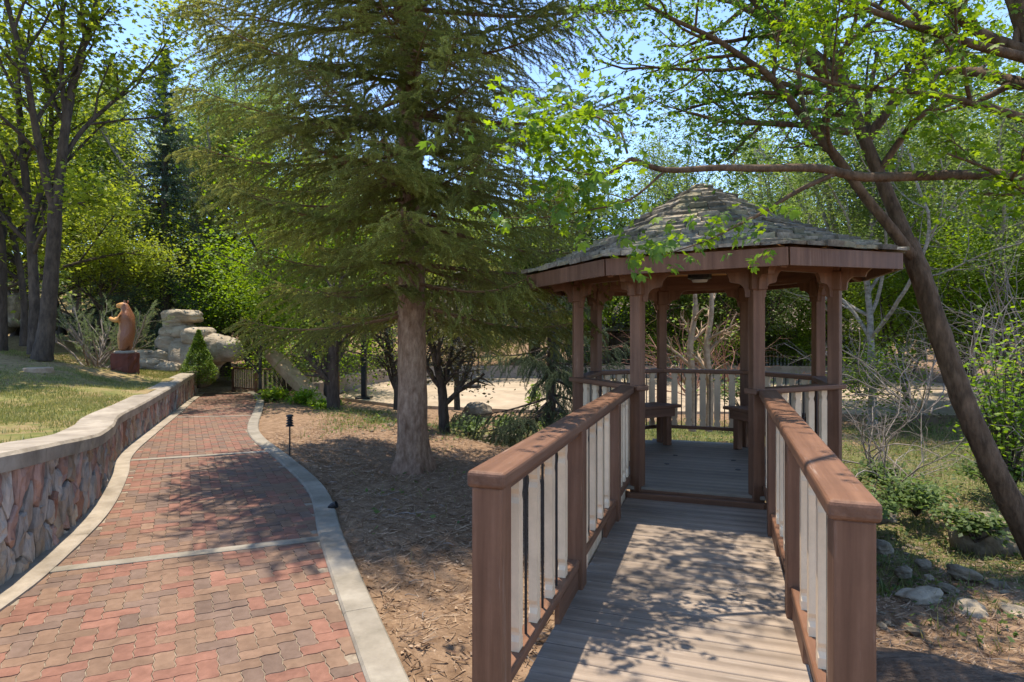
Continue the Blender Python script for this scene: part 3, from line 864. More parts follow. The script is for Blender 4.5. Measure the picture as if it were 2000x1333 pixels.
# benches on the two rear diagonals
def bench(a, label):
    x, y = gpt(a, 1.10); ar = math.radians(a)
    wx = GZ.x + x * math.cos(TH) + y * math.sin(TH); wy = GZ.y - x * math.sin(TH) + y * math.cos(TH)
    t = thing('bench', label, 'bench', (wx, wy, 0), ar - TH, 'benches inside the gazebo')
    for i in range(3):
        L_ = .98 - .11 * (2 - i)
        link('seat_board', rbox((L_ + .1, .128, .04), M['brown'], .006), t, (0, .13 * (1 - i) * -1 + .0, .53))
    link('front_rail', rbox((.86, .035, .11), M['brown'], .005), t, (0, .165, .453))
    link('back_rail', rbox((.98, .035, .11), M['brown'], .005), t, (0, -.16, .453))
    for sx in (-1, 1):
        for sy in (-1, 1):
            link('leg', rbox((.085, .085, .505), M['brown'], .006), t, (sx * (.36 if sy > 0 else .42), sy * .105, .2555))
    return t
bench(225, 'brown plank bench in the rear left corner of the gazebo')
bench(135, 'brown plank bench in the rear right corner of the gazebo')

# ------------------------------------------------------------------ footbridge
B0 = 4.0
bvec = Vector((math.sin(TH), math.cos(TH), 0)); rvec = Vector((math.cos(TH), -math.sin(TH), 0))
br = thing('footbridge', 'brown timber footbridge with cream balusters leading to the gazebo', 'bridge', bvec * B0 + rvec * (-.235), -TH)
# local: x = across, y = along (s - B0)
rb = random.Random(9)
s = 1.15; kbd = 0
while s < 6.22:
    w = .138
    link('deck_board', rbox((1.30, w, .036), M['deck'], .004), br, (rb.uniform(-.006, .006), s + w / 2 - B0, -.108 + rb.uniform(-.002, .002)), (0, rb.uniform(-.002, .002), rb.uniform(-.003, .003)))
    s += w + .006
link('threshold', rbox((1.12, .05, .07), M['brown'], .006), br, (0, 6.245 - B0, -.060))
for sx in (-1, 1):
    link('stringer', rbox((.07, 5.0, .24), M['brown'], .006), br, (sx * .60, 3.68 - B0, -.31))
RL = .66
b_me = baluster_mesh(.80, .062, .045)
rod2V, rod2F = tube([(0, 0, -.4), (0, 0, .4)], [.007, .007], 8); rod2 = raw_mesh('rod', rod2V, rod2F, M['black'], smooth=True)
for sx in (-1, 1):
    s0 = 2.30; s1 = 6.30
    link('hand_rail', rbox((.165, s1 - s0, .07), M['brown'], .018, 3), br, (sx * RL, (s0 + s1) / 2 - B0, .970))
    link('rail_plate', rbox((.075, s1 - s0 - .1, .045), M['brown'], .004), br, (sx * RL, (s0 + s1) / 2 - B0 + .03, .913))
    link('bottom_rail', rbox((.085, s1 - s0 - .1, .05), M['brown'], .006), br, (sx * RL, (s0 + s1) / 2 - B0 + .04, .075))
    for s in (2.385, 3.92, 5.40):
        link('post', rbox((.13, .13, 1.55), M['brown'], .008, 2), br, (sx * RL * 1.003, s - B0, .16))
    for s_list in ([2.70 + .295 * k for k in range(4)], [4.20 + .295 * k for k in range(4)], [5.60 + .2 * k for k in range(4)]):
        for q, s in enumerate(s_list):
            link('baluster', b_me, br, (sx * RL, s - B0, .495), (0, 0, math.pi / 2))
            if q < 3: link('rod', rod2, br, (sx * RL, s + (s_list[1] - s_list[0]) / 2 - B0, .495))
    for s in (4.42, 4.60, 4.78, 5.62, 5.80, 5.98, 6.16):
        link('skirt_board', rbox((.022, .165, .62), M['cream'], .003), br, (sx * (RL + .012), s - B0, -.265))
    for s, L_ in ((3.62, .5), (5.12, .45)):
        link('side_board', rbox((.03, L_, .22), M['brown'], .004), br, (sx * (RL - .02), s - B0, -.07))

# ------------------------------------------------------------------ vegetation helpers
def leaf_template(kind):
    if kind == 'oak':       # lobed outline, stalk at origin, along +y
        half = [(0, 0), (.04, .10), (.16, .16), (.30, .14), (.20, .30), (.18, .36), (.36, .42), (.44, .54), (.26, .54), (.20, .62), (.30, .74), (.26, .86), (.12, .80), (.06, .92), (0, 1.0)]
        pts = half + [(-x, y) for x, y in half[-2:0:-1]]
        V = np.array([(x, y, -.25 * x * x * 2 + .10 * math.sin(y * 3) - .12 * y * y) for x, y in pts] + [(0, .3, .09), (0, .6, .10)])
        n = len(pts); c1, c2 = n, n + 1; F = []
        for i in range(n):
            j = (i + 1) % n
            F.append((i, j, c1 if (pts[i][1] + pts[j][1]) / 2 < .5 else c2))
        return V, np.array(F)
    if kind == 'maple':
        pts = [(0, 0), (.42, .12), (.30, .34), (.5, .62), (.18, .60), (0, 1), (-.18, .60), (-.5, .62), (-.30, .34), (-.42, .12)]
        V = np.array([(x, y, -.3 * x * x) for x, y in pts] + [(0, .4, .06)]); n = len(pts)
        return V, np.array([(i, (i + 1) % n, n) for i in range(n)])
    if kind == 'blade':
        return np.array([(-.05, 0, 0), (.05, 0, 0), (.035, .6, .05), (0, 1, .18)]), np.array([(0, 1, 2), (0, 2, 3)])
    V = np.array([(0, 0, 0), (.32, .45, -.05), (0, 1, 0), (-.32, .45, -.05)])
    return V, np.array([(0, 1, 2), (0, 2, 3)])

def leaves_mesh(P, size, rng, kind='leaf', up=.7, jitter=.35, droop=0.0):
    """one leaf at each point, facing roughly upward"""
    P = np.asarray(P, float); n = len(P)
    T, F = leaf_template(kind)
    nrm = rng.normal(size=(n, 3)); nrm[:, 2] = np.abs(nrm[:, 2]) + up * 2; nrm /= np.linalg.norm(nrm, axis=1)[:, None]
    d = rng.normal(size=(n, 3)); d[:, 2] -= droop; d -= (d * nrm).sum(1)[:, None] * nrm; d /= np.linalg.norm(d, axis=1)[:, None] + 1e-9
    s = np.cross(d, nrm); sz = size * (1 + jitter * rng.uniform(-1, 1, n))
    V = P[:, None, :] + sz[:, None, None] * (T[None, :, 0, None] * s[:, None, :] + T[None, :, 1, None] * d[:, None, :] + T[None, :, 2, None] * nrm[:, None, :])
    FF = (F[None] + (np.arange(n) * len(T))[:, None, None]).reshape(-1, 3)
    return V.reshape(-1, 3), FF

def grow(rng, p, d, L, r, lvl, maxl, Q, tubes, tips):
    n = max(3, int(4 + L * 1.2)) if lvl < maxl else 3
    pts = [np.array(p, float)]; d = np.array(d, float); d /= np.linalg.norm(d)
    for i in range(n):
        d = d + rng.normal(size=3) * Q['wander'] + np.array([0, 0, Q['trop']]); d /= np.linalg.norm(d)
        pts.append(pts[-1] + d * L / n)
    pts = np.array(pts); end = .5 if lvl < maxl else .25
    R = np.linspace(r, max(r * end, .0016), len(pts)); tubes.append((pts, R))
    if lvl >= maxl - 1 or Q.get('leafy', 9) <= lvl:
        m = Q['leaves']
        t = rng.uniform(.15, 1, m) * (len(pts) - 1); i0 = np.minimum(t.astype(int), len(pts) - 2); f = (t - i0)[:, None]
        tips.append(pts[i0] * (1 - f) + pts[i0 + 1] * f + rng.normal(size=(m, 3)) * Q['spread'])
    if lvl < maxl:
        spawn(rng, pts, R, L, lvl, maxl, Q, tubes, tips, Q['n'][min(lvl, len(Q['n']) - 1)], Q.get('t0', .3))

def spawn(rng, pts, R, L, lvl, maxl, Q, tubes, tips, nch, t0=.3):
    for c in range(nch):
        t = t0 + (1 - t0) * (c + rng.uniform(0, 1)) / nch; x = t * (len(pts) - 1); i = min(int(x), len(pts) - 2); f = x - i
        p = pts[i] * (1 - f) + pts[i + 1] * f; ax = pts[i + 1] - pts[i]; ax = ax / (np.linalg.norm(ax) + 1e-9)
        s = rng.normal(size=3); s -= (s @ ax) * ax; s /= np.linalg.norm(s) + 1e-9
        s[2] += Q.get('flat', 0) * 0
        ang = math.radians(Q['angle'] * rng.uniform(.7, 1.3)); dd = ax * math.cos(ang) + s * math.sin(ang)
        Lc = L * Q['ratio'] * rng.uniform(.65, 1.2) * (1.15 - .5 * t); rc = min(R[i] * .62, R[i])
        grow(rng, p, dd, Lc, rc, lvl + 1, maxl, Q, tubes, tips)

def ksides(r): return 14 if r > .1 else (7 if r > .03 else (5 if r > .01 else 3))

def bark_tube(P, R, k=30):
    m = max(len(P) * 4, 40); t = np.linspace(0, 1, len(P)); tt = np.linspace(0, 1, m)
    P = np.stack([np.interp(tt, t, P[:, i]) for i in range(3)], 1); R = np.interp(tt, t, R)
    V, F = tube(P, R, k); c = np.repeat(P, k, 0); a = np.tile(np.arange(k) * 2 * math.pi / k, m); l = np.repeat(np.cumsum(np.concatenate(([0], np.linalg.norm(np.diff(P, axis=0), axis=1)))), k)
    q = np.stack([np.cos(a) * 2.2, np.sin(a) * 2.2, l * 1.6], 1)
    n = np.abs(vnoise(q, 2.6, 5)) * .10 + vnoise(q * np.array([1, 1, .4]), .9, 6) * .05
    return c + (V - c) * (.97 + n)[:, None], F
def wood_mesh(name, tubes, mat):
    thick = [t for t in tubes if t[1][0] > .07]; rest = [t for t in tubes if t[1][0] <= .07]
    VV = []; FF = []; n0 = 0
    for P, R in thick:
        V, F = bark_tube(np.asarray(P), np.asarray(R)); VV.append(V); FF.append(F + n0); n0 += len(V)
    if rest:
        V, F = join_tubes(rest, ksides); VV.append(V); FF.append(F + n0)
    V = np.concatenate(VV); F = np.concatenate(FF)
    return raw_mesh(name, V, F, mat, smooth=True)

def fuse(*arr):
    V = []; F = []; n = 0
    for v, f in arr: V.append(v); F.append(f + n); n += len(v)
    return np.concatenate(V), np.concatenate(F)

def broadleaf(name, label, loc, seed, H, r0, bark, leaf, Q, leafsize, kind='leaf', cat='tree', group=None, limbs=None, maxl=3, base_d=(0, 0, 1), trunk_frac=.45, nlimb=6):
    """a tree whose trunk and limbs are real tubes and whose crown is leaf-sized faces"""
    rng = np.random.RandomState(seed); t = thing(name, label, cat, loc, 0, group)
    tubes = []; tips = []
    if limbs is None:
        Lt = H * trunk_frac; n = 7; d = np.array(base_d, float); d /= np.linalg.norm(d); pts = [np.zeros(3)]
        for i in range(n):
            d = d + rng.normal(size=3) * .05 + np.array([0, 0, .04]); d /= np.linalg.norm(d); pts.append(pts[-1] + d * Lt / n)
        pts = np.array(pts); R = np.linspace(r0, r0 * .66, n + 1); R[0] *= 1.35; R[1] *= 1.05
        tubes.append((pts, R))
        for c in range(nlimb):
            az = c * 2.4 + rng.uniform(-.4, .4); el = rng.uniform(.5, 1.3) if c else 1.45
            i = n - (c % 4) if c else n
            dd = (math.cos(az) * math.cos(el), math.sin(az) * math.cos(el), math.sin(el))
            grow(rng, pts[i], dd, (H - pts[i][2]) * rng.uniform(.7, 1.0) * (.95 if c else 1), R[i] * (.6 if c else .85), 1, maxl, Q, tubes, tips)
    else:
        for P, R, nch in limbs:
            P = smooth_curve(P, 4); R = np.interp(np.linspace(0, 1, len(P)), np.linspace(0, 1, len(R)), R); tubes.append((P, R))
            if nch: 
                LL = np.linalg.norm(np.diff(P, axis=0), axis=1).sum()
                spawn(rng, P, R, min(LL * .8, Q.get('maxL', 9)), 1, maxl, Q, tubes, tips, nch, Q.get('t0', .3))
    link('trunk', wood_mesh('trunk', tubes, bark), t)
    if tips:
        tp = np.concatenate(tips)
        if 'keep' in Q: tp = tp[Q['keep'](tp)]
        V, F = leaves_mesh(tp, leafsize, rng, kind, up=Q.get('up', .6), droop=Q.get('droop', 0))
        link('crown', raw_mesh('crown', V, F, leaf), t)
    return t

def needles_along(rng, segs, step, length, width, nper=4, spread=1.0):
    """thin needle triangles round each (p0, p1) shoot"""
    A = []; D = []
    for p0, p1 in segs:
        L = np.linalg.norm(p1 - p0); m = max(1, int(L / step)); t = (np.arange(m) + rng.uniform(0, 1, m)) / m
        A.append(np.repeat(p0 + (p1 - p0) * t[:, None], nper, 0)); D.append(np.repeat(((p1 - p0) / (L + 1e-9))[None], m * nper, 0))
    A = np.concatenate(A); D = np.concatenate(D); n = len(A)
    s = rng.normal(size=(n, 3)); s -= (s * D).sum(1)[:, None] * D; s /= np.linalg.norm(s, axis=1)[:, None] + 1e-9
    dr = D * .65 + s * spread; dr /= np.linalg.norm(dr, axis=1)[:, None]
    w = np.cross(dr, rng.normal(size=(n, 3))); w /= np.linalg.norm(w, axis=1)[:, None] + 1e-9
    l = length * rng.uniform(.75, 1.2, n)[:, None]
    V = np.stack([A - w * width / 2, A + w * width / 2, A + dr * l], 1).reshape(-1, 3)
    return V, np.arange(n * 3).reshape(-1, 3)

def spruce_branch(seed, L, dens=1.0, nl=.024, nw=.0068, step=.010, hang=.5, green_from=.25):
    """one bough along +y: axis, side twigs, hanging twiglets, needles. returns (wood V,F),(needle V,F)"""
    rng = np.random.RandomState(seed)
    n = 16; t = np.linspace(0, 1, n); sag = -.10 * L * np.sin(t * 1.9) * .9 + .10 * L * t ** 4
    ax = np.stack([.05 * L * np.sin(t * 3 + seed) * t, L * t * .97, sag], 1)
    wood = [(ax, np.linspace(.006 + .011 * L, .003, n))]; shoots = []; dead = []
    nb = int(24 * dens * L / 2.5)
    for i in range(nb):
        f = .10 + .9 * (i + rng.uniform()) / nb; x = f * (n - 1); k = min(int(x), n - 2); p = ax[k] + (ax[k + 1] - ax[k]) * (x - k)
        for sd in (-1, 1):
            l = L * (.10 + .30 * math.sin(math.pi * min(1, (1.05 - f) * .78))) * rng.uniform(.6, 1.15)
            d = np.array([sd * .85, .62 + .2 * f, -.10 - .25 * hang * rng.uniform()]); d /= np.linalg.norm(d)
            m = 5; pts = [p]
            for q in range(m):
                d = d + np.array([0, 0, -.16 * hang]) + rng.normal(size=3) * .09; d /= np.linalg.norm(d); pts.append(pts[-1] + d * l / m)
            pts = np.array(pts); wood.append((pts, np.linspace(.0045, .0018, m + 1)))
            start = 1 if f > green_from else 3
            shoots += [(pts[q], pts[q + 1]) for q in range(start, m)]
            # twiglets
            for q in range(1, m + 1):
                for _ in range(1):
                    dl = rng.uniform(.05, .15) * (1.3 - .6 * f) * min(1.4, L / 2.2); dd = d * .5 + np.array([rng.normal() * .4, rng.normal() * .3, -hang * rng.uniform(.3, 1.3)]); dd /= np.linalg.norm(dd)
                    e = pts[q] + dd * dl
                    if f > green_from or rng.uniform() < .35: shoots.append((pts[q], e))
                    else:
                        wood.append((np.array([pts[q], (pts[q] + e) / 2 + rng.normal(size=3) * .01, e + dd * dl * .6]), np.array([.0024, .0018, .001])))
    shoots += [(ax[q], ax[q + 1]) for q in range(int(n * .45), n - 1)]
    W_ = join_tubes(wood, lambda r: 6 if r > .012 else 3)
    return W_, needles_along(rng, shoots, step, nl, nw, 9, 1.2)

# ------------------------------------------------------------------ the big spruce beside the path
def branch_proto(seed, L, mats, **k):
    (wv, wf_), (nv, nf) = spruce_branch(seed, L, **k)
    V = np.concatenate([wv, nv]); 
    F = [list(f) for f in wf_] + [list(f + len(wv)) for f in nf]
    mi = [0] * len(wf_) + [1] * len(nf)
    return raw_mesh('branch', V, F, mats, mi)
sp_base = W(806, 908, 8.6)
sp = thing('spruce_tree', 'large spruce with thick reddish trunk and drooping boughs between path and gazebo', 'tree', sp_base)
rng = np.random.RandomState(4)
Hs = 17.0
tp = np.array([(0.0, 0, -.25), (0, 0, .0), (.0, 0, .18), (.0, 0, .7), (-.01, 0, 1.6), (-.02, .02, 3.2), (-.04, .03, 5.5), (-.05, .05, 8), (-.05, .05, 12), (-.05, .05, Hs)])
tr = np.array([.33, .275, .225, .205, .195, .18, .155, .125, .075, .01])
tpp = smooth_curve(tp, 8); trr = np.interp(np.linspace(0, 1, len(tpp)), np.linspace(0, 1, len(tr)), tr)
V, F = tube(tpp, trr, 36)
ctr = np.repeat(tpp, 36, 0); dirv = V - ctr
angv = np.arctan2(dirv[:, 1], dirv[:, 0])
flare = np.clip(1 - (V[:, 2]) / .5, 0, 1)
V = ctr + dirv * (1 + .05 * np.sin(angv * 9 + V[:, 2] * 5)[:, None] * .4 + .22 * (flare * np.maximum(0, np.sin(angv * 5 + 1)))[:, None] + .035 * vnoise(V * np.array([14, 14, 5]), 1, 8)[:, None])
link('trunk', raw_mesh('spruce_trunk', V, F, M['spruce_bark'], smooth=True), sp)
spm = [M['dead_twig'], M['needle']]
protos = [(L_, branch_proto(40 + i, L_, spm, hang=h_, green_from=gf)) for i, (L_, h_, gf) in enumerate([(2.9, .55, .40), (2.9, .35, .36), (2.7, .3, .3), (2.5, .4, .25), (2.0, .35, .15), (1.4, .3, .05)])]
z = 2.2; k = 0
while z < Hs - .4:
    f = (z - 1.7) / (Hs - 1.7)
    nper = 5
    a0 = rng.uniform(0, 6.28)
    for j in range(nper):
        a = a0 + j * 2 * math.pi / nper + rng.uniform(-.3, .3)
        if z < 3.0 and abs(((a + math.pi / 2 + math.pi) % (2 * math.pi)) - math.pi) < .75: continue
        want = float(np.interp(z, [2.2, 4, 6, 9, 13, 17], [2.5, 2.7, 2.85, 2.85, 1.7, .25])) * rng.uniform(.78, 1.12)
        if z < 2.6: want *= .9
        if z < 6 and math.cos(a - 2.9) > .75: want *= 1.08
        # the side towards the path's end of the bridge is a little shorter
        cand = sorted(range(len(protos)), key=lambda q: abs(protos[q][0] - want) + rng.uniform(0, .35))
        L_, me = protos[cand[0]]; s_ = want / L_
        pitch = np.interp(f, [0, .25, .6, 1], [-.12, .0, .12, .7]) + rng.uniform(-.1, .1)
        o = link('branch', me, sp, (0, 0, z + rng.uniform(-.12, .12)))
        o.rotation_euler = (pitch, rng.uniform(-.25, .25), a - math.pi / 2); o.scale = (s_, s_, s_)
    for _e in range(2 if 2.3 < z < 9 else 0):
        want = rng.uniform(1.0, 1.9) if z < 3.2 else rng.uniform(1.3, 2.5); cand = sorted(range(len(protos)), key=lambda q: abs(protos[q][0] - want) + rng.uniform(0, .35)); L_, me = protos[cand[0]]
        o = link('branch', me, sp, (0, 0, z + rng.uniform(-.15, .15))); o.rotation_euler = (rng.uniform(-.1, .15), rng.uniform(-.25, .25), -math.pi / 2 + rng.uniform(-.75, .75) - math.pi / 2); o.scale = (want / L_,) * 3
    z += np.interp(f, [0, .5, 1], [.36, .44, .34])

# a second, smaller spruce whose boughs hang beside the gazebo
def small_spruce(name, label, loc, H, R_, seed, mats, z0=.6, group=None, per=6, dz=.3):
    rg = np.random.RandomState(seed); t = thing(name, label, 'tree', loc, 0, group)
    P = np.array([(0, 0, -.3), (0, 0, H * .4), (0, 0, H)]); P = smooth_curve(P, 5)
    V, F = tube(P, np.linspace(.022 * H * .7 + .02, .008, len(P)), 10); link('trunk', raw_mesh('trunk', V, F, M['dark_bark'], smooth=True), t)
    z = z0
    while z < H - .2:
        f = (z - z0) / (H - z0)
        for j in range(per):
            want = max(.25, R_ * (1 - f) ** .8 * rg.uniform(.8, 1.15)); a = rg.uniform(0, 6.28)
            L_, me = mats[min(range(len(mats)), key=lambda q: abs(mats[q][0] - want) + rg.uniform(0, .4))]
            o = link('branch', me, t, (0, 0, z + rg.uniform(-.1, .1))); o.scale = (want / L_,) * 3
            o.rotation_euler = (np.interp(f, [0, .4, 1], [-.15, .05, .8]) + rg.uniform(-.1, .1), rg.uniform(-.2, .2), a)
        z += dz
    return t
gp = W(1075, 800, 12.0)
sm2 = [M['dark_bark'], leafmat('bluish_needles', (.055, .085, .045), (.13, .165, .085), .3, 1.2, rnd=.2)]
protos2 = [(L_, branch_proto(60 + i, L_, sm2, hang=1.1, green_from=.12, dens=.8)) for i, L_ in enumerate((2.1, 1.6, 1.0))]
small_spruce('young_spruce', 'young blue-green spruce with hanging boughs behind the gazebo, beside the court', (.75, 12.0, ground_z(.75, 12.0)), 6.0, 1.9, 71, protos2, .9, per=5, dz=.34)

# background conifers: whole crowns shared between copies
def conifer_crown(seed, H, R_, mat, wood, pine=False, z0=.08):
    rg = np.random.RandomState(seed); tubes = [(np.array([(0, 0, -.5), (0, 0, H * .5), (0, 0, H)]), np.array([.018 * H + .05, .012 * H, .01]))]; segs = []
    z = H * z0
    while z < H * .99:
        f = (z - H * z0) / (H * (1 - z0))
        for j in range(7 if not pine else 4):
            a = rg.uniform(0, 6.28); L = max(.15, R_ * (1 - f) ** (.85 if not pine else .45) * rg.uniform(.65, 1.15))
            pit = np.interp(f, [0, .5, 1], [-.25, .0, .8]) if not pine else rg.uniform(-.1, .5)
            d = np.array([math.cos(a) * math.cos(pit), math.sin(a) * math.cos(pit), math.sin(pit)]); m = 6; p = np.array([0, 0, z]); pts = [p]
            for q in range(m):
                d = d + np.array([0, 0, -.04 if not pine else .05]) + rg.normal(size=3) * .06; d /= np.linalg.norm(d); pts.append(pts[-1] + d * L / m)
            pts = np.array(pts); tubes.append((pts, np.linspace(.012 + .008 * L, .006, m + 1)))
            for q in range(1 if not pine else 3, m + 1):
                for sd in range(5 if not pine else 6):
                    l = L * .20 * rg.uniform(.5, 1.2) * (1.25 - .12 * q); e = d * .5 + rg.normal(size=3) * (.55 if not pine else .8); e[2] -= .25 if not pine else -.15
                    e /= np.linalg.norm(e); segs.append((pts[q], pts[q] + e * max(l, .12)))
        z += H * (.022 if not pine else .03)
    W_ = join_tubes(tubes, lambda r: 8 if r > .05 else 4)
    Nn = needles_along(rg, segs, .05, .085 if not pine else .15, .020 if not pine else .014, 4, 1.0)
    return raw_mesh('conifer_wood', W_[0], W_[1], wood, smooth=True), raw_mesh('conifer_crown', Nn[0], Nn[1], mat)
ccache = {}
def conifer(label, loc, kind, H, rz, name='conifer', group='conifers behind the garden'):
    if kind not in ccache:
        ccache[kind] = {'spruce': lambda: conifer_crown(1, 11, 2.5, M['needle_dark'], M['dark_bark']), 'pine': lambda: conifer_crown(2, 13, 2.6, M['needle_pine'], M['dark_bark'], True, .3),
                        'olive': lambda: conifer_crown(3, 10, 2.6, M['needle'], M['dark_bark'])}[kind]()
    w_, c_ = ccache[kind]; h0 = {'spruce': 11, 'pine': 13, 'olive': 10}[kind]
    t = thing(name, label, 'tree', loc, rz, group); t.scale = (H / h0,) * 3
    link('trunk', w_, t); link('crown', c_, t); return t

# ------------------------------------------------------------------ leaning oak right of the gazebo, with its limbs over the roof
QO = dict(wander=.16, trop=.015, n=[5, 5, 4], ratio=.48, angle=48, leaves=26, spread=.15, up=.55, maxL=3.4, t0=.25)
def wp(*pts): return [W(*p) for p in pts]
oak_limbs = [
    (wp((2075, 1180, 6.0), (2010, 1050, 6.05), (1948, 930, 6.1), (1888, 800, 6.2), (1838, 660, 6.3), (1800, 545, 6.4), (1772, 470, 6.5)), [.15, .12, .106, .100, .097, .095, .09], 0),
    (wp((1782, 495, 6.45), (1742, 400, 6.6), (1690, 275, 6.8), (1645, 150, 7.0), (1600, 25, 7.2), (1540, -150, 7.5), (1500, -350, 7.9)), [.075, .068, .062, .056, .05, .04, .02], 14),
    (wp((1785, 505, 6.42), (1740, 445, 6.35), (1688, 382, 6.3), (1638, 312, 6.25), (1580, 243, 6.2), (1512, 157, 6.1), (1458, 117, 6.0), (1395, 75, 5.9), (1300, 30, 5.8), (1200, -30, 5.7)), [.06, .054, .05, .046, .042, .036, .03, .024, .017, .008], 13),
    (wp((1660, 195, 6.95), (1580, 117, 6.8), (1530, 67, 6.7), (1480, 13, 6.6), (1420, -60, 6.5)), [.06, .05, .04, .03, .018], 8),
    (wp((1655, 258, 6.85), (1611, 247, 6.6), (1520, 242, 6.3), (1413, 236, 6.1), (1330, 215, 5.9)), [.04, .035, .03, .022, .01], 6),
    (wp((1690, 275, 6.8), (1760, 180, 6.6), (1850, 60, 6.4), (1930, -80, 6.2)), [.06, .05, .04, .02], 9),
    (wp((1645, 150, 7.0), (1500, 40, 7.6), (1300, -60, 8.2), (1120, -120, 8.6)), [.06, .05, .035, .015], 9),
]
oak = broadleaf('oak_tree', 'leaning dark-barked oak on the creek bank, its limbs arching over the gazebo roof', (0, 0, 0), 21, 0, 0, M['oak_bark'], M['oak_leaf'], QO, .095, 'oak', limbs=oak_limbs, maxl=3)

# the nearer oak on the far right whose long bare limb crosses in front of the roof
near_limbs = [
    (wp((2160, 900, 4.4), (2150, 600, 4.4), (2130, 400, 4.4), (2060, 200, 4.5), (2010, 60, 4.6), (1950, -120, 4.7), (1900, -300, 4.8)), [.16, .13, .11, .09, .08, .06, .03], 10),
    (wp((2140, 380, 4.4), (2000, 345, 4.35), (1860, 342, 4.3), (1690, 346, 4.25), (1600, 329, 4.2), (1480, 329, 4.15), (1400, 328, 4.1), (1300, 332, 4.05), (1232, 310, 4.0)), [.055, .042, .036, .034, .030, .026, .023, .019, .015], 0),
    (wp((1640, 335, 4.22), (1560, 372, 4.2), (1490, 415, 4.2), (1440, 440, 4.15), (1380, 470, 4.1), (1290, 500, 4.05)), [.018, .016, .013, .010, .006, .003], 0),
    (wp((1232, 310, 4.0), (1180, 340, 3.95), (1100, 330, 3.9), (1060, 290, 3.9)), [.013, .010, .007, .003], 1),
    (wp((1300, 332, 4.05), (1230, 390, 4.0), (1150, 410, 4.0), (1060, 425, 3.95), (985, 425, 3.95)), [.010, .008, .006, .005, .002], 1),
    (wp((1225, 300, 4.0), (1205, 250, 4.05), (1130, 215, 4.1), (1040, 190, 4.1), (960, 225, 4.1)), [.010, .009, .007, .005, .002], 1),
    (wp((2030, 120, 4.55), (1880, 80, 4.4), (1700, 20, 4.3), (1500, -60, 4.2)), [.04, .03, .02, .008], 6),
    (wp((2080, 260, 4.5), (1950, 215, 4.5), (1820, 185, 4.5), (1640, 165, 4.4), (1520, 130, 4.4)), [.035, .028, .024, .016, .006], 5),
    ([Vector((4.4, 4.5, 5.2)), Vector((3.2, 4.3, 4.9)), Vector((2.2, 4.0, 4.75)), Vector((1.3, 3.5, 4.6)), Vector((.6, 2.9, 4.5)), Vector((.1, 2.4, 4.4))], [.04, .034, .028, .022, .014, .005], 9),
    ([Vector((2.2, 4.0, 4.75)), Vector((1.6, 4.6, 4.9)), Vector((1.0, 5.0, 5.0)), Vector((.4, 5.2, 5.0))], [.02, .017, .012, .004], 6),
    ([Vector((4.4, 4.5, 5.2)), Vector((4.9, 5.2, 3.6))], [.04, .05], 0),
    (wp((2130, 400, 4.4), (2020, 380, 4.2), (1930, 330, 4.1), (1850, 300, 4.0)), [.03, .02, .014, .005], 4),
]
QN = dict(QO, leaves=18, n=[4, 3, 3], maxL=2.0, spread=.12)
noak = broadleaf('oak_tree', 'oak at the right edge whose long thin limb crosses in front of the gazebo roof', (0, 0, 0), 33, 0, 0, M['oak_bark'], M['bright_leaf'], QN, .095, 'oak', limbs=near_limbs, maxl=3)
# single lobed leaves on the twigs nearest the viewer
oT, oF = leaf_template('oak')
ol = [raw_mesh('leaf', oT * np.array([1, 1, c]), oF, mm) for c, mm in ((1, M['oak_leaf']), (2.2, M['oak_leaf']), (-1, M['bright_leaf']), (1.5, M['bright_leaf']))]
rl = np.random.RandomState(8)
tw = []
for (a, b, n, sp_) in [((1232, 310, 4.0), (1060, 290, 3.9), 70, .17), ((1230, 390, 4.0), (985, 425, 3.95), 45, .10), ((1205, 250, 4.05), (960, 225, 4.1), 80, .17), ((1490, 415, 4.2), (1230, 500, 4.05), 70, .10),
                       ((1150, 360, 3.9), (1090, 420, 3.9), 20, .1), ((1500, 480, 4.1), (1480, 500, 4.1), 6, .04)]:
    A = np.array(W(*a)); B = np.array(W(*b))
    for i in range(n):
        t = rl.uniform(); tw.append(A + (B - A) * t + rl.normal(size=3) * np.array([sp_, sp_, sp_ * .8]))
for p in tw[:295]:
    o = link('leaf', ol[rl.randint(4)], noak, p); s_ = rl.uniform(.09, .15); o.scale = (s_,) * 3
    o.rotation_euler = (rl.uniform(-1.5, .5), rl.uniform(-.7, .7), rl.uniform(0, 6.28))
for q, (px, py, d) in enumerate([(1225, 432, 4.0), (1500, 505, 4.1)]):
    pass

# ------------------------------------------------------------------ trees on the lawn at the left
QL = dict(wander=.10, trop=.05, n=[5, 5, 4], ratio=.50, angle=38, leaves=30, spread=.26, up=.7, t0=.25, maxL=4.2)
zl = lambda x, y: lawn_z(x, y)
A_ = [
    (wp((82, 702, 14), (92, 640, 14), (100, 540, 14), (106, 460, 14), (108, 400, 14)), [.21, .16, .145, .135, .13], 0),
    (wp((108, 405, 14), (120, 320, 14), (128, 250, 14), (150, 130, 14.2), (185, 20, 14.4), (215, -120, 14.8), (230, -260, 15)), [.11, .10, .09, .075, .06, .04, .02], 12),
    (wp((106, 405, 14), (88, 340, 13.8), (68, 240, 13.5), (48, 130, 13.2), (15, 10, 12.9), (-20, -150, 12.6)), [.09, .08, .07, .055, .045, .02], 9),
    (wp((122, 310, 14), (165, 250, 14.3), (230, 190, 14.8), (300, 120, 15.2), (340, 60, 15.5)), [.055, .05, .04, .025, .01], 10),
    (wp((115, 400, 14), (165, 395, 13.6), (210, 375, 13.2)), [.03, .02, .008], 3),
    (wp((128, 250, 14), (120, 130, 14), (122, 0, 14), (110, -150, 14)), [.06, .05, .04, .015], 8),
]
for q, (P, R, n) in enumerate(A_): pass
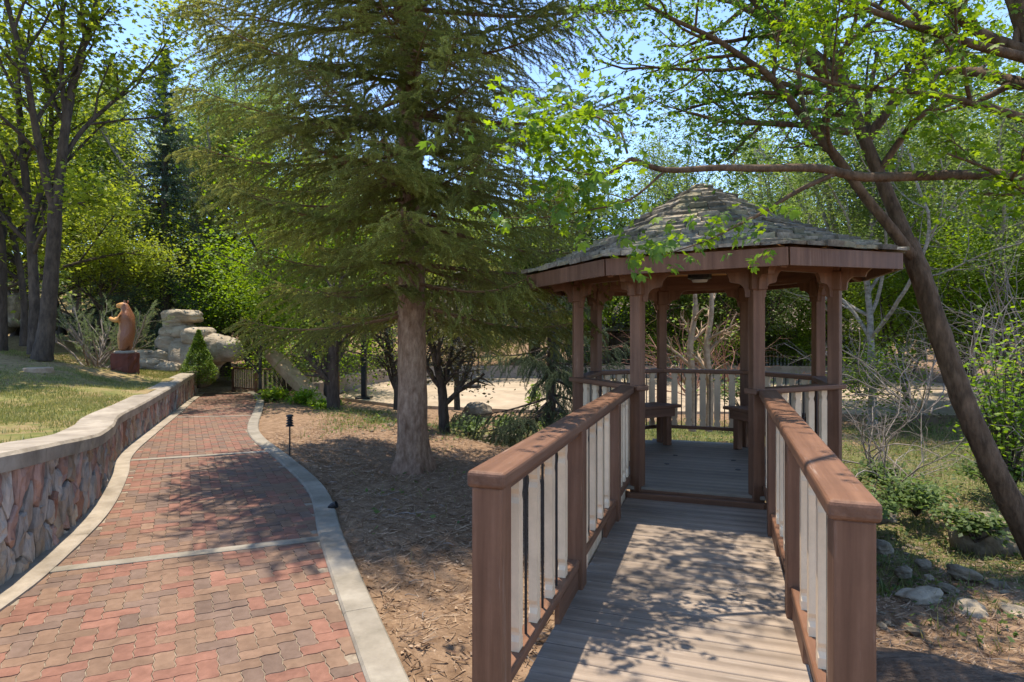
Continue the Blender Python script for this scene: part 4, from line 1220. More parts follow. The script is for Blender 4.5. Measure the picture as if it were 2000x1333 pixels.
broadleaf('broadleaf_tree', 'tall forked yellow-green tree on the lawn, the thickest trunk left of the bear statue', (0, 0, 0), 5, 0, 0, M['dark_bark'], M['yellow_leaf'], QL, .12, 'maple', limbs=A_, group='leafy trees on the lawn')
B_ = [(wp((66, 692, 14.4), (68, 600, 14.4), (62, 480, 14.4), (55, 400, 14.4), (40, 250, 14.3), (30, 100, 14.2), (0, -80, 14)), [.13, .105, .095, .085, .065, .045, .02], 13),
      (wp((60, 440, 14.4), (90, 330, 14.6), (100, 220, 14.8), (75, 80, 15)), [.07, .06, .05, .02], 8)]
broadleaf('broadleaf_tree', 'slimmer yellow-green tree standing just behind the thick forked lawn tree', (0, 0, 0), 6, 0, 0, M['dark_bark'], M['yellow_leaf'], QL, .12, 'maple', limbs=B_, group='leafy trees on the lawn')
C_ = [(wp((46, 676, 15), (48, 610, 15), (40, 530, 15), (22, 450, 15), (0, 380, 15), (-40, 250, 15)), [.085, .07, .065, .06, .05, .025], 12)]
broadleaf('broadleaf_tree', 'thin grey leaning tree between the two dark trunks on the lawn', (0, 0, 0), 7, 0, 0, M['dark_bark'], M['yellow_leaf'], QL, .12, 'maple', limbs=C_, group='leafy trees on the lawn')
D_ = [(wp((0, 685, 14.5), (2, 600, 14.5), (0, 480, 14.5), (-20, 300, 14.5), (-10, 100, 14.5)), [.15, .12, .11, .085, .04], 12)]
broadleaf('broadleaf_tree', 'dark trunked leafy tree cut by the left edge of the picture', (0, 0, 0), 9, 0, 0, M['dark_bark'], M['yellow_leaf'], QL, .12, 'maple', limbs=D_, group='leafy trees on the lawn')

# ------------------------------------------------------------------ trees behind: hillside wood
x = W(322, 640, 22)
conifer('dark blue-green spruce standing behind the bear statue', (x.x, 22, .6), 'spruce', 11.0, .3, 'spruce_tree', None)
conifer('olive conifer behind the stacked rocks, right of the dark spruce', (W(440, 0, 24).x, 24, .2), 'olive', 9.5, 1.2, 'spruce_tree', None)
conifer('dark spruce half hidden behind the lawn trees', (W(215, 0, 27).x, 27, .9), 'spruce', 12.5, 2.2, 'spruce_tree', None)
QB = dict(wander=.12, trop=.03, n=[5, 5, 5], ratio=.52, angle=42, leaves=115, spread=.42, up=.6, t0=.2)
protoA = broadleaf('aspen_tree', 'tall pale aspen rising behind the stacked rocks', (W(430, 0, 27).x, 27, .3), 51, 13, .16, M['pale_bark'], M['aspen_leaf'], dict(QB, angle=32), .115, trunk_frac=.5, nlimb=8, group='pale-barked trees in the wood')
protoG = broadleaf('broadleaf_tree', 'bright green leafy tree behind the big spruce', (W(640, 0, 18.5).x, 18.5, -.8), 52, 6.5, .12, M['dark_bark'], M['bright_leaf'], QB, .105, nlimb=8, trunk_frac=.3)
protoH = broadleaf('broadleaf_tree', 'green leafy tree at the far end of the court behind the gazebo', (W(1340, 0, 27).x, 31.5, -.6), 53, 9, .16, M['dark_bark'], M['green_leaf'], QB, .12, nlimb=9, trunk_frac=.3, group='leafy trees in the wood')
protoY = broadleaf('broadleaf_tree', 'yellow-green leafy tree beyond the dark spruce', (W(120, 0, 25).x, 25, 1.3), 54, 9.5, .16, M['dark_bark'], M['yellow_leaf'], QB, .12, nlimb=9, trunk_frac=.3, group='leafy trees in the wood')
for q, (px, d, sc, src, lab) in enumerate([
        (395, 31, 1.05, protoA, 'pale aspen far behind the topiary cone'), (520, 30, 1.0, protoA, 'pale aspen left of the big spruce, deep in the wood'),
        (1622, 18.5, .80, protoA, 'white trunked aspen seen just right of the gazebo roof peak'), (1703, 15.5, .62, protoA, 'slim pale aspen right of the gazebo posts, before the sandy court'),
        (1975, 16, .75, protoA, 'pale aspen near the right edge behind the leaning oak'), (1870, 22, .9, protoA, 'pale aspen behind the leaning oak trunk'), (1350, 33, 1.0, protoA, 'aspen far behind the court, over the gazebo'),
        (1480, 30, .95, protoH, 'green tree behind the right gazebo posts'), (1600, 32, 1.1, protoH, 'green tree over the low house'), (1760, 30, 1.0, protoH, 'green tree right of the low house'),
        (1900, 27, 1.0, protoH, 'green tree behind the right bank'), (1200, 34, 1.2, protoH, 'green tree beyond the far end of the court'), (1050, 33, 1.0, protoH, 'green tree beyond the court, behind the young spruce'),
        (880, 34, 1.1, protoH, 'green tree beyond the court, right of the big spruce trunk'), (2080, 20, 1.0, protoH, 'green tree at the right edge on the far bank'),
        (560, 26, .9, protoY, 'yellow-green tree left of the big spruce trunk'), (30, 22, .8, protoY, 'yellow-green tree behind the left edge trunks'), (180, 21, .55, protoY, 'low yellow-green tree behind the lawn'),
        (720, 33, 1.05, protoY, 'yellow-green tree behind the court wall'), (-60, 18, .8, protoY, 'yellow-green tree beyond the left edge'), (270, 34, 1.2, protoY, 'yellow-green tree high behind the dark spruce'), (640, 40, 1.3, protoY, 'tall yellow-green tree deep behind the big spruce'),
        (1290, 31.8, .9, protoG, 'bright green tree behind the left back gazebo post'), (1410, 32, 1.0, protoG, 'bright green tree framed by the back gazebo posts'), (1545, 31.6, .95, protoG, 'bright green tree right of the back gazebo posts'), (1650, 31.5, .9, protoG, 'bright green tree left of the slim pale aspen'),
        (1770, 17.5, .75, protoG, 'bright green tree behind the oak trunk, left side'), (1890, 18.5, .9, protoG, 'bright green tree behind the oak trunk, right side'), (2000, 15.5, .8, protoG, 'bright green tree at the right edge of the bank'), (1120, 31.8, .9, protoG, 'bright green tree beyond the court, left of the gazebo'), (480, 23.5, .8, protoG, 'bright green tree behind the path end fence')]):
    X = (px - 1000) / F_PX * d
    zz = lawn_z(X, d) if X < wall_x(d) - 3 and d < 45 and px < 420 else ground_z(X, d)
    copy_tree(src, (X, d, zz - .1), q * 1.3, sc, lab)
for q, (px, d, H, kd, lab) in enumerate([
        (60, 33, 15, 'pine', 'tall pine far behind the left lawn trees'), (240, 38, 16, 'pine', 'pine far behind the dark spruce'), (480, 40, 15, 'pine', 'pine deep in the wood left of the big spruce'),
        (600, 36, 14, 'spruce', 'dark conifer behind the big spruce, left side'), (760, 42, 15, 'pine', 'pine behind the big spruce trunk'), (920, 40, 15, 'olive', 'olive conifer right of the big spruce, far away'),
        (1040, 42, 14, 'pine', 'pine far beyond the court'), (1150, 38, 13, 'pine', 'pine behind the gazebo roof, left side'), (1300, 40, 12, 'pine', 'pine behind the gazebo roof peak'), (1440, 44, 13, 'pine', 'pine far behind the right gazebo posts'),
        (1560, 40, 14, 'olive', 'olive conifer behind the low house'), (1680, 42, 15, 'pine', 'pine behind the low house roof'), (1800, 38, 14, 'pine', 'pine far behind the leaning oak'), (1920, 40, 15, 'olive', 'olive conifer far behind the right bank'),
        (2040, 34, 14, 'pine', 'pine at the right edge, far back'), (-80, 30, 15, 'spruce', 'dark conifer beyond the left edge'), (150, 45, 17, 'pine', 'tallest pine behind the lawn'), (390, 48, 15, 'spruce', 'distant spruce above the stacked rocks')]):
    X = (px - 1000) / F_PX * d
    zz = lawn_z(X, d) if px < 420 and d < 45 else ground_z(X, d)
    conifer(lab, (X, d, zz - .3), kd, H, q * .9)

# far wooded slope that reads as one mass
rg = np.random.RandomState(77); n = 60000
fx = rg.uniform(-75, 75, n); fy = rg.uniform(50, 85, n)
gzv = np.concatenate([idw(c, GC, GC[:, 2]) for c in np.array_split(np.stack([fx, fy], 1), 30)])
hh = 4.5 + 2.6 * vnoise(np.stack([fx, fy, 0 * fx], 1), .22, 5) + 1.5 * vnoise(np.stack([fx, fy, 0 * fx], 1), .7, 6)
fz = gzv + hh * rg.uniform(0, 1, n) ** .6
V, F = leaves_mesh(np.stack([fx, fy, fz], 1), .62, rg, 'leaf', up=.2)
o = link('far_wood', raw_mesh('far_wood', V, F, M['green_leaf'])); tag(o, 'far wooded slope closing the view behind the garden', 'woods', kind='stuff')

# small dark trees before the court
QS = dict(wander=.14, trop=.03, n=[5, 5, 5], ratio=.55, angle=45, leaves=26, spread=.2, up=.5, t0=.2)
def small_tree(label, pts, rads, seed, leaf, group='small dark trees between big spruce and court', extra=None):
    limbs = [(pts, rads, 9)] + (extra or [])
    return broadleaf('small_tree', label, (0, 0, 0), seed, 0, 0, M['dark_bark'], leaf, dict(QS, maxL=2.2), .075, limbs=limbs, group=group)
small_tree('small dark forked tree just right of the big spruce trunk', wp((868, 855, 12.6), (866, 800, 12.6), (862, 750, 12.6), (850, 700, 12.5), (838, 640, 12.4), (830, 560, 12.4)), [.12, .10, .09, .07, .05, .015], 81, M['dusk_leaf'],
           extra=[(wp((864, 760, 12.6), (876, 720, 12.7), (885, 660, 12.8), (895, 570, 12.9)), [.06, .05, .035, .01], 8)])
small_tree('small dark tree with a thin leaning stem left of the big spruce trunk', wp((776, 800, 15.5), (776, 760, 15.5), (768, 720, 15.5), (756, 660, 15.4), (745, 590, 15.3)), [.10, .085, .07, .05, .012], 82, M['dusk_leaf'],
           extra=[(wp((774, 765, 15.5), (762, 735, 15.4), (755, 700, 15.3), (740, 640, 15.2)), [.045, .04, .03, .01], 6)])
small_tree('small dark tree nearest the grey boulder on the court edge', wp((893, 800, 16.5), (892, 755, 16.5), (893, 700, 16.5), (900, 620, 16.5)), [.085, .07, .06, .012], 83, M['dusk_leaf'])
small_tree('dark stemmed tree by the end of the shaded slope, left of the court', wp((652, 802, 14.8), (650, 745, 14.8), (652, 690, 14.8), (660, 600, 14.7), (670, 520, 14.6)), [.16, .13, .12, .09, .02], 84, M['green_leaf'], None)
small_tree('slim sapling with rusty foliage beside the path near the fence', wp((508, 770, 18.5), (508, 720, 18.5), (510, 660, 18.5), (512, 610, 18.4)), [.055, .045, .04, .012], 85, M['yellow_leaf'], None)

# birch-like pair behind the gazebo, and the bare brush
for lab, px, sd in (('left stem of the tan birch pair seen through the back railing', 1352, 86), ('right stem of the tan birch pair seen through the back railing', 1384, 87)):
    broadleaf('birch_tree', lab, (0, 0, 0), sd, 0, 0, M['tan_bark'], M['green_leaf'], dict(QS, maxL=1.6, leaves=2), .08, limbs=[(wp((px, 842, 13.5), (px + 3, 760, 13.5), (px - 4, 680, 13.5), (px + 6, 600, 13.5), (px, 480, 13.5)), [.085, .075, .065, .05, .015], 7)], group='tan birches behind the gazebo')
def bare_shrub(label, px, py, d, H, seed, mat, stems=9, lean=(0, 0, 0), name='bare_shrub', group='bare shrubs on the creek bank'):
    rg = np.random.RandomState(seed); c = W(px, py, d); t = thing(name, label, 'shrub', c, 0, group); tubes = []; tips = []
    Q = dict(wander=.2, trop=-.02, n=[5, 4, 3], ratio=.55, angle=45, leaves=0, spread=0, t0=.15)
    for s in range(stems):
        a = rg.uniform(0, 6.28); e = rg.uniform(.35, 1.25); dd = np.array([math.cos(a) * math.cos(e), math.sin(a) * math.cos(e), math.sin(e)]) + np.array(lean)
        grow(rg, np.array([rg.normal() * .1, rg.normal() * .1, -.05]), dd, H * rg.uniform(.6, 1.1), .0055 * H + .004, 1, 3, Q, tubes, tips)
    link('twigs', wood_mesh('twigs', tubes, mat), t); return t
for q, a in enumerate([('pale bare shrub beside the right gazebo post', 1700, 900, 9.5, 1.5, M['grey_twig']), ('pale bare shrub low on the bank left of the oak trunk', 1760, 945, 8.6, 1.3, M['grey_twig']), ('wide grey bare shrub before the sandy court', 1790, 800, 12.5, 2.3, M['grey_twig']),
                       ('grey bare shrub directly behind the oak trunk', 1900, 790, 11.5, 2.2, M['grey_twig']), ('pale bare shrub at the right edge of the bank', 1985, 930, 8.5, 1.6, M['grey_twig']), ('grey bare thicket on the far right bank', 2010, 720, 13.5, 3.2, M['grey_twig']),
                       ('red-brown bare brush behind the tan birches', 1350, 770, 21, 3.4, M['red_twig']), ('red-brown bare brush behind the right back post', 1430, 765, 22.5, 3.0, M['red_twig']), ('rusty bare thicket high on the right bank', 1930, 640, 17, 3.6, M['red_twig']), ('grey bare thicket behind the right gazebo railing', 1680, 770, 16, 2.4, M['grey_twig'])]):
    bare_shrub(a[0], a[1], a[2], a[3], a[4], 90 + q, a[5], stems=9 if a[4] < 2 else 13)

# low green plants, countable clumps
def leafy_clump(name, label, loc, r, h, n, size, leaf, seed, kind='leaf', group=None):
    rg = np.random.RandomState(seed); t = thing(name, label, 'shrub', loc, 0, group)
    tubes = []; pts = []
    for s in range(max(6, int(n / 60))):
        a = rg.uniform(0, 6.28); rr = r * rg.uniform(.2, 1); e = np.array([math.cos(a) * rr, math.sin(a) * rr, h * rg.uniform(.55, 1.0) * (1 - .35 * (rr / r) ** 2)])
        P = np.array([(0, 0, -.05), e * .5 + np.array([0, 0, h * .12]), e]); tubes.append((smooth_curve(P, 3), np.linspace(.012, .003, 7)))
        m = int(n / max(6, int(n / 60))); tt = rg.uniform(.35, 1.05, m)[:, None]; pts.append(e * tt + np.array([0, 0, h * .12]) * np.sin(tt * 3.1) + rg.normal(size=(m, 3)) * np.array([r, r, h]) * .13)
    link('stems', wood_mesh('stems', tubes, M['dark_bark']), t)
    P = np.concatenate(pts); P[:, 2] = np.maximum(P[:, 2], .02); V, F = leaves_mesh(P, size, rg, kind, up=.6)
    link('leaves', raw_mesh('leaves', V, F, leaf), t); return t
clumps = [('light green plant clump by the fence at the path end', 540, 790, 17.0, .6, .5, 900, 'bright_leaf'), ('light green plant clump at the foot of the tan slab', 590, 795, 16.2, .6, .45, 900, 'bright_leaf'), ('light green clump lowest on the shaded slope', 640, 806, 15.2, .5, .4, 700, 'bright_leaf'),
          ('pale flowering clump left of the big spruce trunk', 745, 850, 13.2, .5, .4, 700, 'cover'), ('green clump right of the small forked tree', 915, 850, 14.0, .6, .4, 700, 'cover'), ('green clump before the grey boulder', 1000, 850, 14.4, .7, .4, 900, 'cover'),
          ('green clump by the lamp post on the court edge', 1080, 850, 14.4, .6, .5, 900, 'cover'), ('bright upright sapling on the court edge', 1050, 806, 16.6, .35, .9, 350, 'bright_leaf'),
          ('leafy green clump on the bank left of the oak trunk', 1790, 1000, 7.9, .55, .45, 1100, 'cover'), ('leafy clump in front of the large bank boulder', 1905, 1050, 6.9, .4, .3, 800, 'cover'), ('leafy clump high on the bank beside the gazebo', 1740, 960, 8.8, .6, .4, 900, 'cover'),
          ('bright leafy bush beside the oak trunk at the right edge', 1965, 720, 8.6, .85, 2.5, 2400, 'bright_leaf'), ('leafy clump behind the oak trunk on the bank', 1960, 960, 8.6, .6, .5, 900, 'cover'), ('green bush below the gazebo floor at its right', 1690, 1010, 7.6, .4, .35, 700, 'cover'),
          ('leafy bush behind the back railing', 1450, 800, 14.8, .8, .9, 900, 'cover'), ('green bush on the far slope above the fence', 480, 725, 23, .9, .7, 700, 'bright_leaf'), ('bright bush behind the big spruce boughs', 560, 640, 20.5, 1.5, 2.4, 2200, 'bright_leaf'), ('green bush between stacked rocks and fence', 500, 690, 24, 1.3, 1.8, 1500, 'cover'),
          ('tall bright bush beyond the court behind the left back gazebo post', 1285, 760, 30.9, 1.7, 3.0, 3200, 'bright_leaf'), ('tall bright bush framed between the back gazebo posts', 1440, 760, 31.2, 1.7, 3.2, 3200, 'bright_leaf'), ('tall bright bush right of the back gazebo posts', 1560, 760, 30.8, 1.7, 3.0, 3200, 'bright_leaf'), ('tall bright bush left of the slim aspen beyond the court', 1665, 760, 31, 1.7, 2.6, 3000, 'bright_leaf'), ('tall bright bush beyond the court left of the gazebo', 1130, 760, 31, 1.7, 2.6, 3000, 'bright_leaf')]
for q, (lab, px, py, d, r, h, n, mt) in enumerate(clumps):
    c = W(px, py, d); gzz = ground_z(c.x, d) if px > 450 else c.z
    leafy_clump('leafy_plant', lab, (c.x, d, min(c.z, gzz + .6) if px not in (1965, 560, 500, 480) and d < 28 else gzz), r, h, n, .07 if d < 12 else .09, M[mt], 120 + q, group='leafy clumps along the creek')

# ground cover and grass
def scatter(name, label, cat, n, region, zf, size, leaf, kind, seed, keep, up=.4, zoff=0.0, jitter=.5):
    rg = np.random.RandomState(seed); P = np.stack([rg.uniform(region[0], region[1], n), rg.uniform(region[2], region[3], n)], 1)
    m = keep(P, rg); P = P[m]; C, col = zf
    z = np.concatenate([idw(c, C, C[:, 2]) for c in np.array_split(P, 40)])
    P3 = np.stack([P[:, 0], P[:, 1], 0 * z], 1)
    if C is GC: z = z + np.exp(-((P[:, 0]) ** 2 + (P[:, 1] - 8) ** 2) / 900) * (.035 * vnoise(P3, 1.1, 1) + .018 * vnoise(P3, 4.0, 2))
    else: z = z + .018 * vnoise(P3, 1.2, 3)
    V, F = leaves_mesh(np.stack([P[:, 0], P[:, 1], z + zoff], 1), size, rg, kind, up=up, jitter=jitter)
    o = link(name, raw_mesh(name, V, F, leaf)); tag(o, label, cat, kind='stuff'); return o
def blades(name, label, n, region, C, h, leaf, seed, keep):
    rg = np.random.RandomState(seed); P = np.stack([rg.uniform(region[0], region[1], n), rg.uniform(region[2], region[3], n)], 1)
    P = P[keep(P, rg)]; z = np.concatenate([idw(c, C, C[:, 2]) for c in np.array_split(P, 40)]); n = len(P)
    if C is LC: z = z + .018 * vnoise(np.stack([P[:, 0], P[:, 1], 0 * z], 1), 1.2, 3)
    a = rg.uniform(0, 6.28, n); w = np.stack([np.cos(a), np.sin(a), 0 * a], 1) * .006; hh = h * rg.uniform(.4, 1.3, n)
    ln = rg.normal(size=(n, 3)) * .4; ln[:, 2] = 1; ln *= hh[:, None]
    b = np.stack([P[:, 0], P[:, 1], z - .005], 1)
    V = np.stack([b - w, b + w, b + ln], 1).reshape(-1, 3)
    o = link(name, raw_mesh(name, V, np.arange(n * 3).reshape(-1, 3), leaf)); tag(o, label, 'grass', kind='stuff')
def lawn_keep(P, rg):
    nz = vnoise(np.stack([P[:, 0], P[:, 1], 0 * P[:, 0]], 1), .9, 4) + .5 * vnoise(np.stack([P[:, 0], P[:, 1], 0 * P[:, 0]], 1), 3.1, 5)
    return (P[:, 0] < wall_x(P[:, 1]) - .22) & (nz + rg.normal(size=len(P)) * .35 > -.1) & (P[:, 0] / P[:, 1] > -.95)
blades('lawn_grass', 'thin patchy grass growing on the lawn behind the stone wall', 330000, (-16, -2.5, 3, 20), LC, .055, M['grassblade'], 14, lawn_keep)
def offpath(P): 
    return (P[:, 0] > np.interp(P[:, 1], R_c[:, 1], R_c[:, 0]) + .24)
def offbridge(P):
    l = P[:, 0] * math.cos(TH) - P[:, 1] * math.sin(TH) + .235; s = P[:, 0] * math.sin(TH) + P[:, 1] * math.cos(TH)
    return ~((np.abs(l) < .75) & (s < 6.5)) & ~((P[:, 0] - GZ.x) ** 2 + (P[:, 1] - GZ.y) ** 2 < 2.4)
def creek_keep(P, rg):
    cv = np.concatenate([idw(c, GC, GC[:, 3]) for c in np.array_split(P, 40)])
    nz = vnoise(np.stack([P[:, 0], P[:, 1], 0 * P[:, 0]], 1), 1.3, 14)
    return offpath(P) & offbridge(P) & (cv + .22 * nz + rg.normal(size=len(P)) * .1 > .36) & ~((P[:, 1] > 17.4) & (P[:, 1] < 30.5) & (P[:, 0] > -6.7))
scatter('ground_cover', 'low leafy ground cover along the creek banks', 'ground cover', 60000, (-10, 16, 4, 19), (GC, 0), .05, M['cover'], 'leaf', 15, creek_keep, zoff=.04)
blades('creek_grass', 'rough grass tufts along the creek banks', 90000, (-9, 14, 3.5, 19), GC, .14, M['grassblade'], 16, creek_keep)
def soil_keep(P, rg): return offpath(P) & offbridge(P) & (rg.uniform(size=len(P)) < np.clip(5 / P[:, 1], .1, 1)) & (np.abs(P[:, 0]) / np.maximum(P[:, 1], .5) < 1.0)
scatter('leaf_litter', 'dry brown leaves and chips strewn over the bare soil', 'leaf litter', 42000, (-4, 8, 2, 13), (GC, 0), .028, M['litter'], 'leaf', 17, soil_keep, up=1.5, zoff=.004)

scatter('needle_litter', 'rusty fallen spruce needles and twigs on the soil', 'leaf litter', 70000, (-4, 7, 2, 13), (GC, 0), .075, M['litter'], 'blade', 18, soil_keep, up=3.0, zoff=.006)
rg = np.random.RandomState(91); g = Geo()
for _ in range(420):
    x, y = rg.uniform(-3.5, 5.5), rg.uniform(2.6, 11)
    if not (offpath(np.array([[x, y]]))[0] and offbridge(np.array([[x, y]]))[0]): continue
    a = rg.uniform(0, 6.28); L_ = rg.uniform(.05, .28); zz = ground_z(x, y) + .012
    P = np.array([(x, y, zz), (x + math.cos(a) * L_ * .5 + rg.normal() * .01, y + math.sin(a) * L_ * .5, zz + .012), (x + math.cos(a) * L_, y + math.sin(a) * L_, zz)])
    g.tube(P, [.004, .0035, .002], 4)
o = link('fallen_twigs', g.mesh('fallen_twigs', M['grey_twig'])); tag(o, 'thin dry twigs strewn on the soil', 'twigs', kind='stuff')
# ------------------------------------------------------------------ rocks
def rock_mesh(seed, size, mat, lump=.25, flat=1.0, strata=0.0, p=2.6):
    bm = bmesh.new(); bmesh.ops.create_icosphere(bm, subdivisions=4, radius=1); 
    V = np.array([v.co[:] for v in bm.verts]); F = [[v.index for v in f.verts] for f in bm.faces]; bm.free()
    q = (np.abs(V) ** p).sum(1) ** (-1 / p); V = V * q[:, None]
    n = vnoise(V, 1.1, seed) * lump + vnoise(V, 3.2, seed + 1) * lump * .3 + vnoise(V, 8, seed + 2) * lump * .08
    V = V * (1 + n[:, None])
    if strata:
        V[:, :2] *= (1 - strata * np.clip(np.sin(V[:, 2] * 7 + vnoise(V, 1.5, seed + 3) * 1.5) - .55, 0, 1))[:, None]
    V = V * np.array(size) / 2
    return raw_mesh('rock', V, F, mat, smooth=True)
def rock(label, px, py, d, size, seed, mat, rz=0.0, group=None, sink=.42, lump=.26):
    c = W(px, py, d)
    o = link('boulder', rock_mesh(seed, size, mat, lump), None, (c.x, d, c.z + size[2] * (.5 - sink)), (0, 0, rz))
    return tag(o, label, 'boulder', group)
RK = [('round grey boulder standing on the edge of the court', 930, 808, 16.8, (.72, .6, .55), M['boulder']), ('whitish rock in the creek bed left of the bridge rail', 990, 862, 13.6, (.6, .45, .3), M['boulder']), ('small grey rock beside the whitish creek rock', 945, 862, 13.9, (.4, .35, .22), M['boulder']),
      ('pale rock half buried at the foot of the big spruce slope', 768, 862, 12.5, (.5, .4, .25), M['boulder']), ('large grey boulder on the bank behind the oak trunk base', 1935, 1058, 7.0, (.95, .7, .62), M['boulder']), ('long pale flat rock by the right bridge post', 1795, 1165, 5.35, (.62, .28, .16), M['paleboulder']),
      ('pale humped rock just right of the long flat rock', 1895, 1198, 5.15, (.52, .34, .20), M['paleboulder']), ('tan rock cut by the right edge below the humped rock', 1990, 1208, 5.1, (.4, .3, .18), M['paleboulder']), ('grey rounded stone below the large bank boulder', 1880, 1122, 6.0, (.34, .22, .16), M['boulder']),
      ('small grey stone above the long pale flat rock', 1803, 1103, 6.3, (.18, .15, .12), M['boulder']), ('grey stone nearest the right bridge rail', 1765, 1118, 6.1, (.26, .2, .14), M['boulder']), ('grey slab stone against the bridge post', 1722, 1070, 6.6, (.36, .25, .16), M['boulder']),
      ('flat dark stone in the dry creek bed', 1850, 1150, 5.7, (.24, .2, .08), M['boulder']), ('low grey stone high on the bank right of the gazebo', 1720, 1010, 7.6, (.5, .35, .22), M['boulder']), ('small pale stone in the creek bed', 1815, 1128, 5.9, (.10, .09, .06), M['paleboulder']), ('grey stone in the shaded creek right side', 1950, 1145, 5.8, (.3, .22, .12), M['boulder'])]
for q, (lab, px, py, d, s_, mt) in enumerate(RK):
    if d < 7.8: s_ = tuple(v_ * .74 for v_ in s_)
    rock(lab, px, py, d, s_, 200 + q * 5, mt, q * .7)
# pebbles
rg = np.random.RandomState(55); g = Geo(); bm = bmesh.new(); bmesh.ops.create_icosphere(bm, subdivisions=1, radius=1); pv = np.array([v.co[:] for v in bm.verts]); pf = [[v.index for v in f.verts] for f in bm.faces]; bm.free()
for _ in range(420):
    x, y = (rg.uniform(2.6, 6), rg.uniform(4.6, 7.5)) if _ < 260 else (rg.uniform(-3, 4), rg.uniform(11, 15)); s_ = rg.uniform(.012, .06)
    g.add(pv * np.array([s_ * rg.uniform(.8, 1.4), s_, s_ * .6]) * (1 + rg.normal(size=(len(pv), 1)) * .12) + np.array([x, y, ground_z(x, y) + .005]), pf)
o = link('creek_pebbles', g.mesh('creek_pebbles', M['boulder'])); tag(o, 'pebbles in the dry creek bed', 'pebbles', kind='stuff')

# the stacked sandstone outcrop
ro = thing('rock_outcrop', 'tall stacked sandstone outcrop behind the topiary cone', 'rocks', W(370, 725, 20.5))
base = W(370, 725, 20.5)
for q, (x0, x1, y0, y1, dd, th) in enumerate([(322, 390, 607, 628, 20.4, 1.0), (326, 372, 622, 642, 20.4, .9), (318, 380, 636, 662, 20.4, 1.1), (314, 372, 655, 700, 20.5, 1.3), (332, 425, 664, 745, 20.3, 1.5), (362, 416, 644, 672, 20.0, .9), (398, 440, 660, 706, 19.9, 1.0), (412, 472, 664, 702, 20.0, .9),
                                       (262, 335, 686, 706, 19.9, 1.0), (300, 345, 690, 716, 20.2, .8), (270, 322, 702, 720, 19.4, .7), (308, 354, 710, 728, 19.2, .6)]):
    c = W((x0 + x1) / 2, (y0 + y1) / 2, dd); sx = (x1 - x0) / F_PX * dd * 1.06; sz = (y1 - y0) / F_PX * dd * 1.3
    link('rock', rock_mesh(300 + q * 4, (sx, th, sz), M['sandstone'], .13, strata=.08 if sz > .5 else 0, p=2.8), ro, c - base)
# rock face further left behind the lawn trees
bl = thing('rocky_bluff', 'grey rocky bluff far behind the lawn trees at the left edge', 'rocks', W(40, 640, 21))
for q, (x0, x1, y0, y1) in enumerate([(18, 60, 575, 640), (-30, 26, 580, 650), (52, 100, 600, 650)]):
    c = W((x0 + x1) / 2, (y0 + y1) / 2, 21); link('rock', rock_mesh(350 + q, ((x1 - x0) / F_PX * 22, 1, (y1 - y0) / F_PX * 22), M['boulder'], .15), bl, c - W(40, 640, 21))
# leaning tan slab by the fence
c0, c1_ = W(520, 680, 19.5), W(650, 815, 17.5)
v = Vector(c1_) - Vector(c0)
o = link('leaning_slab', rock_mesh(361, (.5, v.length * .9, .34), M['tanlog'], .07, p=5), None, (Vector(c0) + Vector(c1_)) / 2); o.rotation_euler = v.to_track_quat('Y', 'Z').to_euler()
tag(o, 'large tan rock slab leaning down behind the fence at the path end', 'rock')

# ------------------------------------------------------------------ carved bear on its stump
bp = W(245, 712, 15); bp.z = lawn_z(bp.x, 15)
stt = thing('bear_statue', 'carved wooden bear standing upright on a dark red stump on the lawn', 'statue', bp)
rg = np.random.RandomState(3); g = Geo(); n = 22
zs = np.linspace(-.15, .44, 8); V = []
for z in zs:
    for i in range(n):
        a = i * 2 * math.pi / n; r = .30 + .02 * math.sin(a * 5) + .012 * rg.normal() + .05 * max(0, .1 - z); sq = max(abs(math.cos(a)), abs(math.sin(a))); r *= .75 + .32 / sq * .85
        V.append((r * math.cos(a) * .93, r * math.sin(a) * .93, z))
F = [[k * n + i, k * n + (i + 1) % n, (k + 1) * n + (i + 1) % n, (k + 1) * n + i] for k in range(7) for i in range(n)] + [list(range(7 * n, 8 * n))]
link('stump_pedestal', raw_mesh('stump_pedestal', V, F, M['stump']), stt)
V = []
for z, r in ((.44, .24), (.47, .25), (.50, .22)):
    V += [(r * math.cos(i * 2 * math.pi / n) * (1 + .04 * math.sin(i * 3)), r * math.sin(i * 2 * math.pi / n), z) for i in range(n)]
link('plinth', raw_mesh('plinth', V, [[k * n + i, k * n + (i + 1) % n, (k + 1) * n + (i + 1) % n, (k + 1) * n + i] for k in range(2) for i in range(n)] + [list(range(2 * n, 3 * n))], M['concrete']), stt)
# body: joints with radii, grown into one skin; local x- is the way the bear looks
J = [((.03, 0, .80), .19), ((.05, 0, .98), .195), ((.05, 0, 1.18), .18), ((.04, 0, 1.36), .155), ((.01, 0, 1.50), .12), ((-.02, 0, 1.63), .115), ((-.13, 0, 1.63), .078), ((-.24, 0, 1.60), .046),   # pelvis..snout 0-7
     ((.0, .10, .68), .13), ((.0, .11, .56), .10), ((-.05, .12, .51), .085), ((.0, -.10, .68), .13), ((.0, -.11, .56), .10), ((-.05, -.12, .51), .085),          # legs 8-13
     ((-.0, .14, 1.36), .075), ((-.10, .18, 1.24), .062), ((-.24, .13, 1.27), .052), ((-.34, .08, 1.31), .048),    # left arm 14-17
     ((-.0, -.14, 1.36), .075), ((-.10, -.18, 1.24), .062), ((-.24, -.13, 1.27), .052), ((-.34, -.08, 1.31), .048)]
Ed = [(0, 1), (1, 2), (2, 3), (3, 4), (4, 5), (5, 6), (6, 7), (0, 8), (8, 9), (9, 10), (0, 11), (11, 12), (12, 13), (3, 14), (14, 15), (15, 16), (16, 17), (3, 18), (18, 19), (19, 20), (20, 21)]
